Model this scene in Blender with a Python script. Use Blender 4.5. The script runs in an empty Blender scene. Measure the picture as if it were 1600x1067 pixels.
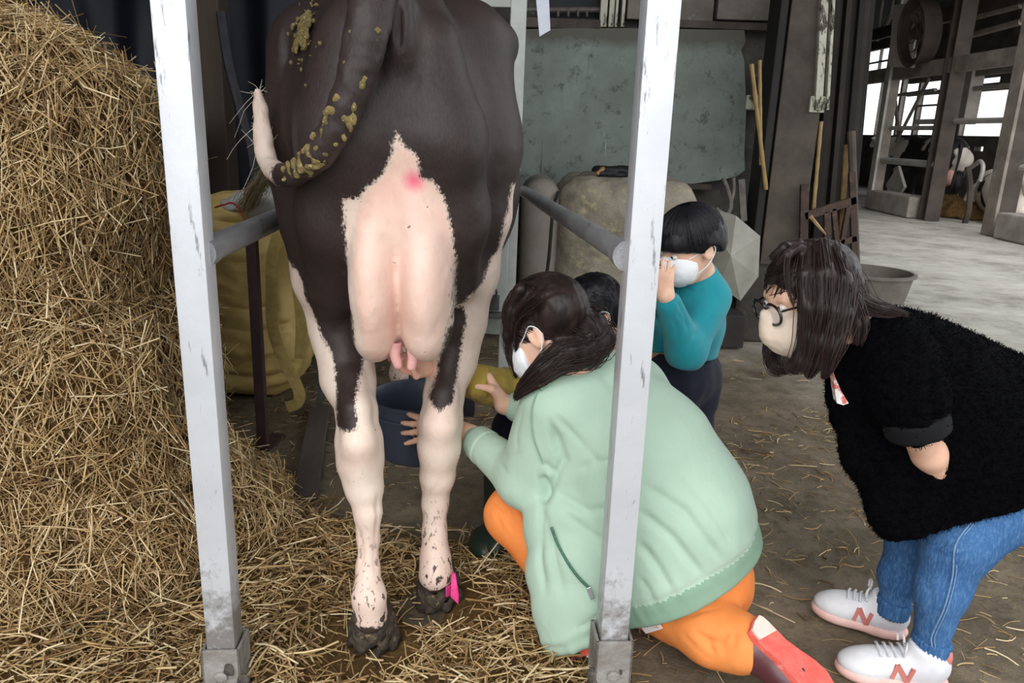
import bpy, bmesh, math, random
import numpy as np
from mathutils import Vector, Matrix

SC = bpy.context.scene
COL = SC.collection
random.seed(4)
rng = np.random.default_rng(11)

# ------------------------------------------------------------------ camera
FPX, CX, CY, EYE = 1200.0, 800.0, 533.5, 1.25
_d = np.array([-155.0, 4337.0, FPX]); _d /= np.linalg.norm(_d)
_up = -_d
_fy = np.array([0, 0, 1.0]) - _up * _up[2]; _fy /= np.linalg.norm(_fy)
RC = np.array([np.cross(_fy, _up), _fy, _up])          # world = RC @ camera
CAM_O = np.array([0, 0, EYE])
cam = bpy.data.cameras.new('camera')
cam.sensor_width = 36; cam.lens = 36 * FPX / 1600; cam.clip_end = 200; cam.clip_start = 0.05
cam_o = bpy.data.objects.new('camera', cam); COL.objects.link(cam_o)
cm = np.eye(4); cm[:3, 0] = RC[:, 0]; cm[:3, 1] = -RC[:, 1]; cm[:3, 2] = -RC[:, 2]; cm[:3, 3] = CAM_O
cam_o.matrix_world = Matrix(cm.tolist())
SC.camera = cam_o

# ------------------------------------------------------------------ sky and exposure
SKY_STRENGTH = 1.0
w = bpy.data.worlds.new('overcast_sky'); SC.world = w; w.use_nodes = True
nt = w.node_tree; nt.nodes.clear()
bg = nt.nodes.new('ShaderNodeBackground'); wo = nt.nodes.new('ShaderNodeOutputWorld')
bg.inputs[0].default_value = (0.93, 0.97, 1.0, 1); bg.inputs[1].default_value = SKY_STRENGTH
nt.links.new(bg.outputs[0], wo.inputs[0])
SC.view_settings.view_transform = 'Standard'; SC.view_settings.look = 'None'
SC.view_settings.gamma = 1; SC.view_settings.use_curve_mapping = False
SC.view_settings.exposure = 0.85
# daylight entering through the open front of the barn (behind the camera)
def sun(name, direction, strength, angle):
    l = bpy.data.lights.new(name, 'SUN'); l.energy = strength; l.angle = math.radians(angle); l.color = (1.0, 0.985, 0.96)
    o = bpy.data.objects.new(name, l); COL.objects.link(o)
    o.rotation_euler = Vector(direction).to_track_quat('-Z', 'Y').to_euler()
    return o
sun('sun_behind_clouds', (0.18, 0.78, -0.60), 1.15, 55)

# ------------------------------------------------------------------ small helpers
def A(x, y, Y):
    """point of the scene on the vertical plane at distance Y that the photograph shows at (x, y)"""
    r = RC @ np.array([x - CX, y - CY, FPX]); return CAM_O + r * (Y / r[1])
def G(x, y, z=0.0):
    """point at height z that the photograph shows at (x, y)"""
    r = RC @ np.array([x - CX, y - CY, FPX]); return CAM_O + r * ((z - EYE) / r[2])
def mpp(p):
    return float((RC.T @ (np.asarray(p) - CAM_O))[2]) / FPX
def C4(x, y, Y, r):
    p = A(x, y, Y); return (p, r * mpp(p))

def lin(c):
    c = np.asarray(c, float) / 255.0
    return tuple(np.where(c <= 0.04045, c / 12.92, ((c + 0.055) / 1.055) ** 2.4))

class NT:
    def __init__(s, name):
        s.m = bpy.data.materials.new(name); s.m.use_nodes = True; s.t = s.m.node_tree
        s.b = s.t.nodes['Principled BSDF']; s.c = None
    def n(s, kind, **kw):
        o = s.t.nodes.new('ShaderNode' + kind)
        for k, v in kw.items(): setattr(o, k, v)
        return o
    def l(s, a, b): s.t.links.new(a, b)
    def coord(s, stretch=(1, 1, 1), rot=(0, 0, 0)):
        g = s.n('NewGeometry') if False else s.n('TexCoord'); mp = s.n('Mapping')
        mp.inputs['Scale'].default_value = stretch; mp.inputs['Rotation'].default_value = rot
        s.l(g.outputs['Object'], mp.inputs['Vector']); return mp.outputs['Vector']
    def noise(s, vec, scale, detail=5, rough=.6, dist=0):
        t = s.n('TexNoise'); t.inputs['Scale'].default_value = scale; t.inputs['Detail'].default_value = detail
        t.inputs['Roughness'].default_value = rough; t.inputs['Distortion'].default_value = dist
        s.l(vec, t.inputs['Vector']); return t.outputs['Fac']
    def ramp(s, fac, stops):
        r = s.n('ValToRGB'); e = r.color_ramp.elements
        while len(e) < len(stops): e.new(0.5)
        for i, (p, c) in enumerate(stops):
            e[i].position = p
            if isinstance(c, (int, float)): c = (c, c, c)
            e[i].color = (*c[:3], 1)
        s.l(fac, r.inputs['Fac']); return r.outputs['Color']
    def mix(s, fac, a, b, blend='MIX'):
        m = s.n('Mix', data_type='RGBA', blend_type=blend)
        for sock, v in ((m.inputs[0], fac), (m.inputs[6], a), (m.inputs[7], b)):
            if isinstance(v, (int, float)): sock.default_value = v
            elif isinstance(v, tuple): sock.default_value = (*v[:3], 1)
            else: s.l(v, sock)
        return m.outputs[2]
    def math(s, op, a, b=None, clamp=False):
        m = s.n('Math', operation=op); m.use_clamp = clamp
        for sock, v in zip(m.inputs, (a, b)):
            if v is None: continue
            if isinstance(v, (int, float)): sock.default_value = v
            else: s.l(v, sock)
        return m.outputs[0]
    def attr(s, name):
        a = s.n('Attribute'); a.attribute_name = name; return a.outputs['Fac']
    def bump(s, fac, strength=.3, dist=.01):
        b = s.n('Bump'); b.inputs['Strength'].default_value = strength; b.inputs['Distance'].default_value = dist
        s.l(fac, b.inputs['Height'])
        if s.b.inputs['Normal'].is_linked: s.l(s.b.inputs['Normal'].links[0].from_socket, b.inputs['Normal'])
        s.l(b.outputs[0], s.b.inputs['Normal'])
    def out(s, color=None, rough=.8, metal=0, spec=.5):
        if color is not None:
            if isinstance(color, tuple): s.b.inputs['Base Color'].default_value = (*color[:3], 1)
            else: s.l(color, s.b.inputs['Base Color'])
        if isinstance(rough, (int, float)): s.b.inputs['Roughness'].default_value = rough
        else: s.l(rough, s.b.inputs['Roughness'])
        s.b.inputs['Metallic'].default_value = metal; s.b.inputs['Specular IOR Level'].default_value = spec
        return s.m

def M(name, c1, c2=None, scale=6, rough=.8, bump=0, bscale=40, metal=0, spec=.4, stretch=(1, 1, 1), lo=.35, hi=.65, c3=None, s3=20, t3=(.58, .66), bdist=.01):
    """two-tone noise material, c1/c2 in 0-255 sRGB; c3 = spots"""
    t = NT(name); v = t.coord(stretch); col = lin(c1)
    if c2 is not None: col = t.ramp(t.noise(v, scale), [(lo, lin(c1)), (hi, lin(c2))])
    if c3 is not None: col = t.mix(t.ramp(t.noise(v, s3, 6, .65), [(t3[0], 0.0), (t3[1], 1.0)]), col, lin(c3))
    if bump: t.bump(t.noise(v, bscale, 4), bump, bdist)
    return t.out(col, rough, metal, spec)

def vnoise(P, scale, seed=0, octaves=1):
    """value noise in [-1,1] at points P (N,3)"""
    tab = np.random.default_rng(seed + 99).random((32, 32, 32)) * 2 - 1
    out = np.zeros(len(P)); amp = 1.0; q = np.asarray(P, float) * scale
    for _ in range(octaves):
        i = np.floor(q).astype(int); f = q - i; f = f * f * (3 - 2 * f); r = 0
        for dx in (0, 1):
            for dy in (0, 1):
                for dz in (0, 1):
                    wgt = (f[:, 0] if dx else 1 - f[:, 0]) * (f[:, 1] if dy else 1 - f[:, 1]) * (f[:, 2] if dz else 1 - f[:, 2])
                    r = r + wgt * tab[(i[:, 0] + dx) % 32, (i[:, 1] + dy) % 32, (i[:, 2] + dz) % 32]
        out += amp * r; amp *= .5; q = q * 2.03 + 7.7
    return out

# ------------------------------------------------------------------ objects
def props(o, label=None, cat=None, group=None, kind=None):
    if label: o['label'] = label
    if cat: o['category'] = cat
    if group: o['group'] = group
    if kind: o['kind'] = kind
    return o
def thing(name, label, cat, loc, group=None):
    o = bpy.data.objects.new(name, None); COL.objects.link(o)
    o.location = tuple(float(v) for v in loc); o.empty_display_size = .1
    return props(o, label, cat, group)
def wloc(o):
    p = Vector(o.location)
    while o.parent: o = o.parent; p = p + Vector(o.location)
    return p
def link(me, name, mat, parent=None, smooth=True):
    """one object per mesh; the origin goes to the mesh's foot"""
    n = len(me.vertices); co = np.empty(n * 3, 'f'); me.vertices.foreach_get('co', co); co = co.reshape(-1, 3)
    lo, hi = co.min(0), co.max(0); org = np.array([(lo[0] + hi[0]) / 2, (lo[1] + hi[1]) / 2, lo[2]])
    me.vertices.foreach_set('co', (co - org).ravel().astype('f'))
    o = bpy.data.objects.new(name, me); COL.objects.link(o)
    for m in (mat if isinstance(mat, (list, tuple)) else [mat]): me.materials.append(m)
    if smooth: me.polygons.foreach_set('use_smooth', np.ones(len(me.polygons), bool))
    if parent is not None:
        o.parent = parent; org = org - np.array(wloc(parent))
    o.location = tuple(float(v) for v in org)
    me.update()
    return o
def np_mesh(name, V, Fs):
    me = bpy.data.meshes.new(name); V = np.asarray(V, 'f'); Fs = np.asarray(Fs, np.int32); k = Fs.shape[1]
    me.vertices.add(len(V)); me.vertices.foreach_set('co', V.ravel())
    me.loops.add(Fs.size); me.loops.foreach_set('vertex_index', Fs.ravel())
    me.polygons.add(len(Fs)); me.polygons.foreach_set('loop_start', np.arange(len(Fs), dtype=np.int32) * k)
    me.update(calc_edges=True); return me
def set_attr(me, name, vals):
    a = me.attributes.new(name, 'FLOAT', 'POINT'); a.data.foreach_set('value', np.asarray(vals, 'f'))
def obj_np(name, V, Fs, mat, parent=None, smooth=True, **attrs):
    me = np_mesh(name, V, Fs)
    for k, v in attrs.items(): set_attr(me, k, v)
    return link(me, name, mat, parent, smooth)

class MB:
    """collects small solids into one mesh"""
    def __init__(s): s.v = []; s.f = []
    def add(s, V, Fs):
        b = len(s.v); s.v += [tuple(float(c) for c in p) for p in V]; s.f += [tuple(i + b for i in f) for f in Fs]; return s
    def box(s, lo, hi, bev=0.0, rot=None, pivot=None):
        bm = bmesh.new(); bmesh.ops.create_cube(bm, size=1)
        lo = np.minimum(lo, hi); hi2 = np.maximum(lo, hi); c = (lo + hi2) / 2; d = hi2 - lo
        for v in bm.verts: v.co = Vector((v.co.x * d[0], v.co.y * d[1], v.co.z * d[2]))
        if bev: bmesh.ops.bevel(bm, geom=list(bm.edges), offset=bev, segments=2, affect='EDGES', profile=.6)
        V = np.array([v.co[:] for v in bm.verts])
        if rot is not None: V = V @ np.array(rot).T
        bm.verts.index_update(); s.add(V + c, [[v.index for v in f.verts] for f in bm.faces]); bm.free(); return s
    def beam(s, a, b, w, h, up=(0, 0, 1), bev=0.0):
        """box from a to b, section w (sideways) x h (along up)"""
        a = np.asarray(a, float); b = np.asarray(b, float); d = b - a; L = np.linalg.norm(d); d /= L
        up = np.asarray(up, float); sx = np.cross(d, up)
        if np.linalg.norm(sx) < 1e-4: sx = np.cross(d, (0, 1, 0))
        sx /= np.linalg.norm(sx); u = np.cross(sx, d); c = (a + b) / 2
        h3 = np.array([w, L, h]) / 2
        return s.box(c - h3, c + h3, bev, rot=np.array([sx, d, u]).T)
    def tube(s, pts, r, n=10, cap=True):
        V, Fq, caps = tube_np(pts, r, n); s.add(V, Fq.tolist() + (caps if cap else [])); return s
    def lathe(s, prof, c, n=32, axis=(0, 0, 1)):
        """profile [(r,z)...] turned about axis at c"""
        ax = np.asarray(axis, float); ax /= np.linalg.norm(ax); e = np.cross(ax, (0.31, .9, .2)); e /= np.linalg.norm(e); g = np.cross(ax, e)
        V = []; c = np.asarray(c, float)
        for r, z in prof:
            for k in range(n):
                t = 2 * math.pi * k / n; V.append(c + ax * z + (e * math.cos(t) + g * math.sin(t)) * r)
        Fq = [(i * n + k, i * n + (k + 1) % n, (i + 1) * n + (k + 1) % n, (i + 1) * n + k) for i in range(len(prof) - 1) for k in range(n)]
        return s.add(V, Fq)
    def prism(s, poly, vec):
        """closed polygon of 3D points pushed along vec"""
        n = len(poly); P = [np.asarray(p, float) for p in poly]; V = P + [p + np.asarray(vec) for p in P]
        return s.add(V, [tuple(range(n))[::-1], tuple(range(n, 2 * n))] + [(i, (i + 1) % n, n + (i + 1) % n, n + i) for i in range(n)])
    def build(s, name, mat, parent=None, smooth=False, auto=True):
        me = bpy.data.meshes.new(name); me.from_pydata(s.v, [], s.f); me.update()
        bm = bmesh.new(); bm.from_mesh(me); bmesh.ops.recalc_face_normals(bm, faces=bm.faces); bm.to_mesh(me); bm.free()
        o = link(me, name, mat, parent, smooth)
        if smooth and auto: me.set_sharp_from_angle(angle=math.radians(40))
        return o

def frames(P):
    P = np.asarray(P, float); T = np.gradient(P, axis=0); T /= np.linalg.norm(T, axis=1)[:, None] + 1e-9
    u = np.cross(T[0], (0.2, 0.3, 0.93)); u /= np.linalg.norm(u); U = []
    for t in T:
        u = u - t * (u @ t); u /= np.linalg.norm(u) + 1e-9; U.append(u)
    U = np.array(U); return T, U, np.cross(T, U)
def tube_np(pts, r, n=8):
    P = np.asarray(pts, float); m = len(P); r = np.broadcast_to(np.asarray(r, float), (m,)); T, U, W = frames(P)
    a = np.arange(n) * 2 * math.pi / n
    V = (P[:, None] + (U[:, None] * np.cos(a)[None, :, None] + W[:, None] * np.sin(a)[None, :, None]) * r[:, None, None]).reshape(-1, 3)
    i = np.arange(m - 1)[:, None] * n; k = np.arange(n)[None]; k2 = (k + 1) % n
    Fq = np.stack([i + k, i + k2, i + n + k2, i + n + k], -1).reshape(-1, 4)
    return V, Fq, [tuple(range(n))[::-1], tuple(range((m - 1) * n, m * n))]
def spline(pts, n=20):
    """Catmull-Rom through rows of any width"""
    P = np.asarray(pts, float); Q = np.vstack([2 * P[0] - P[1], P, 2 * P[-1] - P[-2]]); out = []; m = len(P) - 1
    for t in np.linspace(0, m - 1e-6, n):
        i = int(t); f = t - i; a, b, c, d = Q[i:i + 4]
        out.append(.5 * (2 * b + (c - a) * f + (2 * a - 5 * b + 4 * c - d) * f * f + (3 * b - a - 3 * c + d) * f ** 3))
    return np.array(out)
def strands(P, r, flat=1.0, sides=3):
    """many thin stalks at once: P (N,M,3), r (N,) or (N,M) -> verts, quads, rnd per vertex"""
    N, Mx, _ = P.shape; r = np.asarray(r, float)
    if r.ndim == 1: r = np.repeat(r[:, None], Mx, 1)
    T = np.gradient(P, axis=1); T /= np.linalg.norm(T, axis=2)[..., None] + 1e-9
    ref = rng.normal(size=(N, 1, 3)); U = np.cross(T, ref); U /= np.linalg.norm(U, axis=2)[..., None] + 1e-9; W = np.cross(T, U)
    a = np.arange(sides) * 2 * math.pi / sides
    V = P[:, :, None] + (U[:, :, None] * np.cos(a)[None, None, :, None] + W[:, :, None] * np.sin(a)[None, None, :, None] * flat) * r[:, :, None, None]
    base = (np.arange(N) * Mx * sides)[:, None, None]; i = (np.arange(Mx - 1) * sides)[None, :, None]; k = np.arange(sides)[None, None]; k2 = (k + 1) % sides
    Fq = np.stack([base + i + k, base + i + k2, base + i + sides + k2, base + i + sides + k], -1).reshape(-1, 4)
    rnd = np.repeat(rng.random(N), Mx * sides)
    return V.reshape(-1, 3), Fq, rnd

# ------------------------------------------------------------------ smooth solids: blended distance fields -> surface nets
class Solid:
    def __init__(s, vs): s.vs = vs; s.p = []
    def _add(s, fn, lo, hi, k, op): s.p.append((fn, np.asarray(lo, float), np.asarray(hi, float), k, op)); return s
    def cone(s, a, ra, b, rb, k=.03, flat=None, op='u'):
        a = np.asarray(a, float); b = np.asarray(b, float); R_ = max(ra, rb) * (1 if flat is None else 1)
        ba = b - a; L2 = float(ba @ ba) + 1e-12
        def fn(x, y, z):
            t = np.clip(((x - a[0]) * ba[0] + (y - a[1]) * ba[1] + (z - a[2]) * ba[2]) / L2, 0, 1)
            qx = x - a[0] - t * ba[0]; qy = y - a[1] - t * ba[1]; qz = z - a[2] - t * ba[2]
            if flat is not None:
                d, fl = flat; dd = (qx * d[0] + qy * d[1] + qz * d[2]) * (fl - 1)
                qx = qx + dd * d[0]; qy = qy + dd * d[1]; qz = qz + dd * d[2]
            return np.sqrt(qx * qx + qy * qy + qz * qz) - (ra + (rb - ra) * t)
        return s._add(fn, np.minimum(a - ra, b - rb), np.maximum(a + ra, b + rb), k, op)
    def chain(s, pts, k=.03, flat=None, op='u'):
        for (a, ra), (b, rb) in zip(pts[:-1], pts[1:]): s.cone(a, ra, b, rb, k, flat, op)
        return s
    def ell(s, c, r, rot=None, k=.03, op='u'):
        c = np.asarray(c, float); r = np.asarray(r, float); Rm = np.eye(3) if rot is None else np.asarray(rot, float)   # columns: the ellipsoid's axes
        ext = np.sqrt(((Rm * r[None]) ** 2).sum(1))
        def fn(x, y, z):
            x = x - c[0]; y = y - c[1]; z = z - c[2]
            q = [x * Rm[0, i] + y * Rm[1, i] + z * Rm[2, i] for i in range(3)]
            k0 = np.sqrt(sum((q[i] / r[i]) ** 2 for i in range(3))); k1 = np.sqrt(sum((q[i] / r[i] ** 2) ** 2 for i in range(3))) + 1e-9
            return k0 * (k0 - 1) / k1
        return s._add(fn, c - ext, c + ext, k, op)
    def box(s, c, h, rot=None, r=.01, k=.02, op='u'):
        c = np.asarray(c, float); h = np.asarray(h, float); Rm = np.eye(3) if rot is None else np.asarray(rot, float)
        ext = (np.abs(Rm) * h[None]).sum(1)
        def fn(x, y, z):
            x = x - c[0]; y = y - c[1]; z = z - c[2]
            q = [np.abs(x * Rm[0, i] + y * Rm[1, i] + z * Rm[2, i]) - h[i] + r for i in range(3)]
            o = np.sqrt(sum(np.maximum(v, 0) ** 2 for v in q)); return o + np.minimum(np.maximum(np.maximum(q[0], q[1]), q[2]), 0) - r
        return s._add(fn, c - ext, c + ext, k, op)
    def plane(s, p, n, k=.01):
        """cut away what lies on the side of n"""
        p = np.asarray(p, float); n = np.asarray(n, float); n = n / np.linalg.norm(n)
        return s._add(lambda x, y, z: -((x - p[0]) * n[0] + (y - p[1]) * n[1] + (z - p[2]) * n[2]), None if False else (0, 0, 0), (0, 0, 0), k, 'cut')
    def mesh(s, smooth=1):
        vs = s.vs; us = [q for q in s.p if q[4] == 'u']
        lo = np.min([q[1] for q in us], 0) - 3 * vs; hi = np.max([q[2] for q in us], 0) + 3 * vs
        n = np.ceil((hi - lo) / vs).astype(int) + 1
        f = np.full(n, 1.0, 'f'); ax = [(lo[i] + np.arange(n[i]) * vs).astype('f') for i in range(3)]
        for fn, a, b, k, op in s.p:
            if op == 'cut': sl = [slice(0, n[i]) for i in range(3)]
            else:
                m = k + 3 * vs
                sl = [slice(max(0, int((a[i] - m - lo[i]) / vs)), min(n[i], int((b[i] + m - lo[i]) / vs) + 2)) for i in range(3)]
                if any(q.stop <= q.start for q in sl): continue
            d = fn(ax[0][sl[0]][:, None, None], ax[1][sl[1]][None, :, None], ax[2][sl[2]][None, None, :]).astype('f')
            sub = f[tuple(sl)]
            if op == 'u':
                h = np.maximum(k - np.abs(sub - d), 0) / k; f[tuple(sl)] = np.minimum(sub, d) - h * h * k * .25
            else:
                d = -d; h = np.maximum(k - np.abs(sub - d), 0) / k; f[tuple(sl)] = np.maximum(sub, d) + h * h * k * .25
        f[0] = f[-1] = 1; f[:, 0] = f[:, -1] = 1; f[:, :, 0] = f[:, :, -1] = 1
        V, Fq = surface_nets(f, lo, vs)
        if smooth: V = relax(V, Fq, smooth)
        return V, Fq
def surface_nets(f, lo, vs):
    s = f < 0; nx, ny, nz = f.shape
    cnt = np.zeros((nx - 1, ny - 1, nz - 1), np.int8)
    offs = [(i, j, k) for i in (0, 1) for j in (0, 1) for k in (0, 1)]
    for i, j, k in offs: cnt += s[i:nx - 1 + i, j:ny - 1 + j, k:nz - 1 + k]
    cells = np.argwhere((cnt > 0) & (cnt < 8)); idx = np.full(cnt.shape, -1, np.int32); idx[tuple(cells.T)] = np.arange(len(cells))
    cv = np.stack([f[cells[:, 0] + i, cells[:, 1] + j, cells[:, 2] + k] for i, j, k in offs], 1)
    acc = np.zeros((len(cells), 3)); num = np.zeros(len(cells)); of = np.array(offs, float)
    for a in range(8):
        for b in range(a + 1, 8):
            if abs(of[a] - of[b]).sum() != 1: continue
            m = (cv[:, a] < 0) != (cv[:, b] < 0); t = cv[m, a] / (cv[m, a] - cv[m, b])
            acc[m] += of[a] + t[:, None] * (of[b] - of[a]); num[m] += 1
    V = lo + (cells + acc / num[:, None]) * vs; quads = []
    for ax in range(3):
        sl0 = [slice(1, -1)] * 3; sl1 = [slice(1, -1)] * 3; sl0[ax] = slice(0, -1); sl1[ax] = slice(1, None)
        d = s[tuple(sl0)] != s[tuple(sl1)]; e = np.argwhere(d); add = np.ones(3, int); add[ax] = 0; e = e + add
        u, v = [(1, 2), (2, 0), (0, 1)][ax]; du = np.zeros(3, int); du[u] = 1; dv = np.zeros(3, int); dv[v] = 1
        q = np.stack([idx[tuple((e - du - dv).T)], idx[tuple((e - dv).T)], idx[tuple(e.T)], idx[tuple((e - du).T)]], 1)
        flip = ~s[tuple(e.T)]; q[flip] = q[flip][:, ::-1]; quads.append(q)
    return V, np.vstack(quads)
def relax(V, Fq, it=1, lam=.5):
    for _ in range(it):
        acc = np.zeros_like(V); num = np.zeros(len(V))
        for i in range(4):
            for j in ((i + 1) % 4, (i + 3) % 4):
                for c in range(3): acc[:, c] += np.bincount(Fq[:, i], V[Fq[:, j], c], len(V))
                num += np.bincount(Fq[:, i], minlength=len(V))
        V = V + lam * (acc / np.maximum(num, 1)[:, None] - V)
    return V
def vnormals(V, Fq):
    n = np.cross(V[Fq[:, 2]] - V[Fq[:, 0]], V[Fq[:, 3]] - V[Fq[:, 1]]); N = np.zeros_like(V)
    for i in range(4):
        for c in range(3): N[:, c] += np.bincount(Fq[:, i], n[:, c], len(V))
    return N / (np.linalg.norm(N, axis=1)[:, None] + 1e-12)
def seg_dist(P, line):
    """distance of points to a polyline, and the parameter along it"""
    L = np.asarray(line, float); best = np.full(len(P), 1e9); par = np.zeros(len(P))
    for i in range(len(L) - 1):
        ba = L[i + 1] - L[i]; t = np.clip((P - L[i]) @ ba / (ba @ ba + 1e-12), 0, 1); d = np.linalg.norm(P - L[i] - t[:, None] * ba, axis=1)
        m = d < best; best[m] = d[m]; par[m] = (i + t[m]) / (len(L) - 1)
    return best, par
def creases(V, Fq, lines):
    """press or raise folds: (polyline, depth, width); depth>0 goes in, fading at both ends"""
    N = vnormals(V, Fq); D = np.zeros(len(V))
    for line, depth, width in lines:
        d, t = seg_dist(V, line); D -= depth * np.exp(-(d / width) ** 2) * np.clip(np.minimum(t, 1 - t) * 5 + .25, 0, 1)
    return V + N * D[:, None]
def inside_poly(P2, poly):
    x, y = P2[:, 0], P2[:, 1]; r = np.zeros(len(P2), bool); n = len(poly)
    for i in range(n):
        (x1, y1), (x2, y2) = poly[i], poly[(i + 1) % n]
        c = (y1 > y) != (y2 > y); r ^= c & (x < (x2 - x1) * (y - y1) / (y2 - y1 + 1e-12) + x1)
    return r
def poly_sd(P2, poly):
    """signed distance in the plane, positive inside"""
    poly = np.asarray(poly, float); d = np.full(len(P2), 1e9); n = len(poly)
    for i in range(n):
        a, b = poly[i], poly[(i + 1) % n]; ba = b - a; t = np.clip((P2 - a) @ ba / (ba @ ba + 1e-12), 0, 1)
        d = np.minimum(d, np.linalg.norm(P2 - a - t[:, None] * ba, axis=1))
    return np.where(inside_poly(P2, poly), d, -d)
def split(V, Fq, mask):
    """faces by mask -> (V,F,index) twice"""
    out = []
    for m in (mask, ~mask):
        q = Fq[m]; u, inv = np.unique(q.ravel(), return_inverse=True); out.append((V[u], inv.reshape(-1, 4), u))
    return out
def fix_normals(me, N):
    me.normals_split_custom_set_from_vertices([tuple(v) for v in N])
def basis(z, x=(1, 0, 0)):
    """rotation whose third column is z and whose first leans to x"""
    z = np.asarray(z, float); z = z / np.linalg.norm(z); x = np.asarray(x, float); x = x - z * (x @ z); x = x / np.linalg.norm(x)
    return np.array([x, np.cross(z, x), z]).T
# ------------------------------------------------------------------ setting: barn shell
ROOFZ = 4.3
def grid_obj(name, x0, x1, y0, y1, nx, ny, zf, mat, kind='structure'):
    X, Y = np.meshgrid(np.linspace(x0, x1, nx), np.linspace(y0, y1, ny), indexing='ij')
    P = np.stack([X.ravel(), Y.ravel(), np.zeros(X.size)], 1); P[:, 2] = zf(P)
    i, j = np.meshgrid(np.arange(nx - 1), np.arange(ny - 1), indexing='ij'); a = (i * ny + j).ravel()
    o = obj_np(name, P, np.stack([a, a + ny, a + ny + 1, a + 1], 1), mat); o['kind'] = kind; return o

def floor_material():
    t = NT('trodden_floor'); v = t.coord(); g = t.n('TexCoord')
    sx = t.n('SeparateXYZ'); geo = t.n('NewGeometry'); t.l(geo.outputs['Position'], sx.inputs[0])
    n1 = t.noise(v, 3.2, 8, .65); n2 = t.noise(v, 22, 6, .7); n3 = t.noise(v, 90, 4, .7)
    dirt = t.ramp(n1, [(.3, lin((82, 72, 58))), (.5, lin((112, 100, 83))), (.72, lin((140, 126, 105)))])
    dirt = t.mix(t.ramp(n2, [(.5, 0.0), (.72, .7)]), dirt, lin((62, 54, 46)))
    dirt = t.mix(t.ramp(n3, [(.6, 0.0), (.7, .55)]), dirt, lin((142, 130, 108)))
    conc = t.ramp(t.noise(v, 1.3, 9, .72), [(.3, lin((120, 116, 108))), (.5, lin((176, 172, 163))), (.75, lin((204, 200, 191)))])
    conc = t.mix(t.ramp(t.noise(t.coord((1, 3.5, 1)), 2.2, 7, .7), [(.52, 0.0), (.75, .6)]), conc, lin((112, 104, 92)))
    # the paler swept concrete of the aisle begins beyond a ragged line
    k = t.math('ADD', t.math('MULTIPLY', sx.outputs['X'], .55), t.math('MULTIPLY', sx.outputs['Y'], .42))
    k = t.math('ADD', k, t.math('MULTIPLY', n1, .9))
    col = t.mix(t.ramp(t.math('MULTIPLY', t.math('SUBTRACT', k, 2.75), .9, True), [(0.0, 0.0), (1.0, 1.0)]), dirt, conc)
    t.bump(n2, .5, .02); t.bump(n3, .4, .006)
    return t.out(col, .9, 0, .25)
MFLOOR = floor_material()
grid_obj('floor', -6, 16, -3.5, 28, 150, 200, lambda P: .010 * vnoise(P, 3.1, 3, 3) * np.exp(-np.maximum(P[:, 1] - 4, 0) * .5) - .008, MFLOOR)

M_conc_dark = M('sooty_concrete', (44, 42, 40), (92, 88, 82), 4, .9, .3, 30, lo=.35, hi=.7, c3=(120, 116, 108), s3=9, t3=(.62, .75))
M_roof = M('roof_boards', (46, 43, 40), (30, 28, 27), 3, .9)
def struct(o): o['kind'] = 'structure'; return o
def wall(name, lo, hi, mat): return struct(MB().box(lo, hi).build(name, mat))
wall('wall_back', (-6, 5.46, 0), (2.2, 5.62, ROOFZ), M_conc_dark)
wall('wall_left', (-4.2, -1.2, 0), (-4.0, 5.42, ROOFZ), M('left_wall_boards', (60, 54, 48), (38, 34, 31), 3))  # unseen side wall, put in to block light from the left
cm_ = MB().box((-6, -.6, ROOFZ), (3.3, 10.6, ROOFZ + .12)); cm_.box((-6, 10.6, ROOFZ), (11.2, 27.4, ROOFZ + .12)); struct(cm_.build('ceiling', M_roof))  # unseen roof, cut back beside the aisle so skylight reaches its floor
wall('wall_far', (1.0, 27, 0), (10.46, 27.2, ROOFZ), M('far_wall_boards', (62, 58, 54), (44, 41, 38), 2))
wall('wall_middle', (2.04, 5.62, 0), (2.2, 27.0, ROOFZ), M_conc_dark)

# right wall of the far hall with its window openings, cut between posts and rails
def AX(x, y, X):
    r = RC @ np.array([x - CX, y - CY, FPX]); return CAM_O + r * (X / r[0])
WX = 10.3
def open_px(x0, y0, x1, y1):
    a, b = AX(x0, (y0 + y1) / 2, WX), AX(x1, (y0 + y1) / 2, WX); xm = (x0 + x1) / 2
    return (min(a[1], b[1]), max(a[1], b[1]), AX(xm, y1, WX)[2], AX(xm, y0, WX)[2])
openings = [open_px(*q) for q in [(1347, 76, 1400, 116), (1342, 128, 1402, 212), (1404, 121, 1430, 212), (1432, 117, 1466, 212), (1469, 110, 1498, 211), (1501, 141, 1570, 214),
            (1503, 102, 1565, 117), (1503, 122, 1562, 131), (1500, 229, 1514, 236), (1522, 229, 1536, 236), (1596, 120, 1640, 212)]]
ys = sorted({v for o in openings for v in o[:2]} | {12.6, 27.0}); zs = sorted({v for o in openings for v in o[2:]} | {0.0, ROOFZ})
mb = MB()
for i in range(len(ys) - 1):
    run = None
    for j in range(len(zs) - 1):
        ym, zm = (ys[i] + ys[i + 1]) / 2, (zs[j] + zs[j + 1]) / 2
        hole = any(o[0] < ym < o[1] and o[2] < zm < o[3] for o in openings)
        if not hole: run = (run[0] if run else zs[j], zs[j + 1])
        if run and (hole or j == len(zs) - 2):
            mb.box((WX, ys[i], run[0]), (WX + .16, ys[i + 1], run[1])); run = None
struct(mb.build('wall_right', M('hall_wall', (112, 104, 96), (84, 78, 72), 3, .9)))
M_winbar = M('window_bar', (150, 142, 134), (112, 106, 100), 3, .7)
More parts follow.
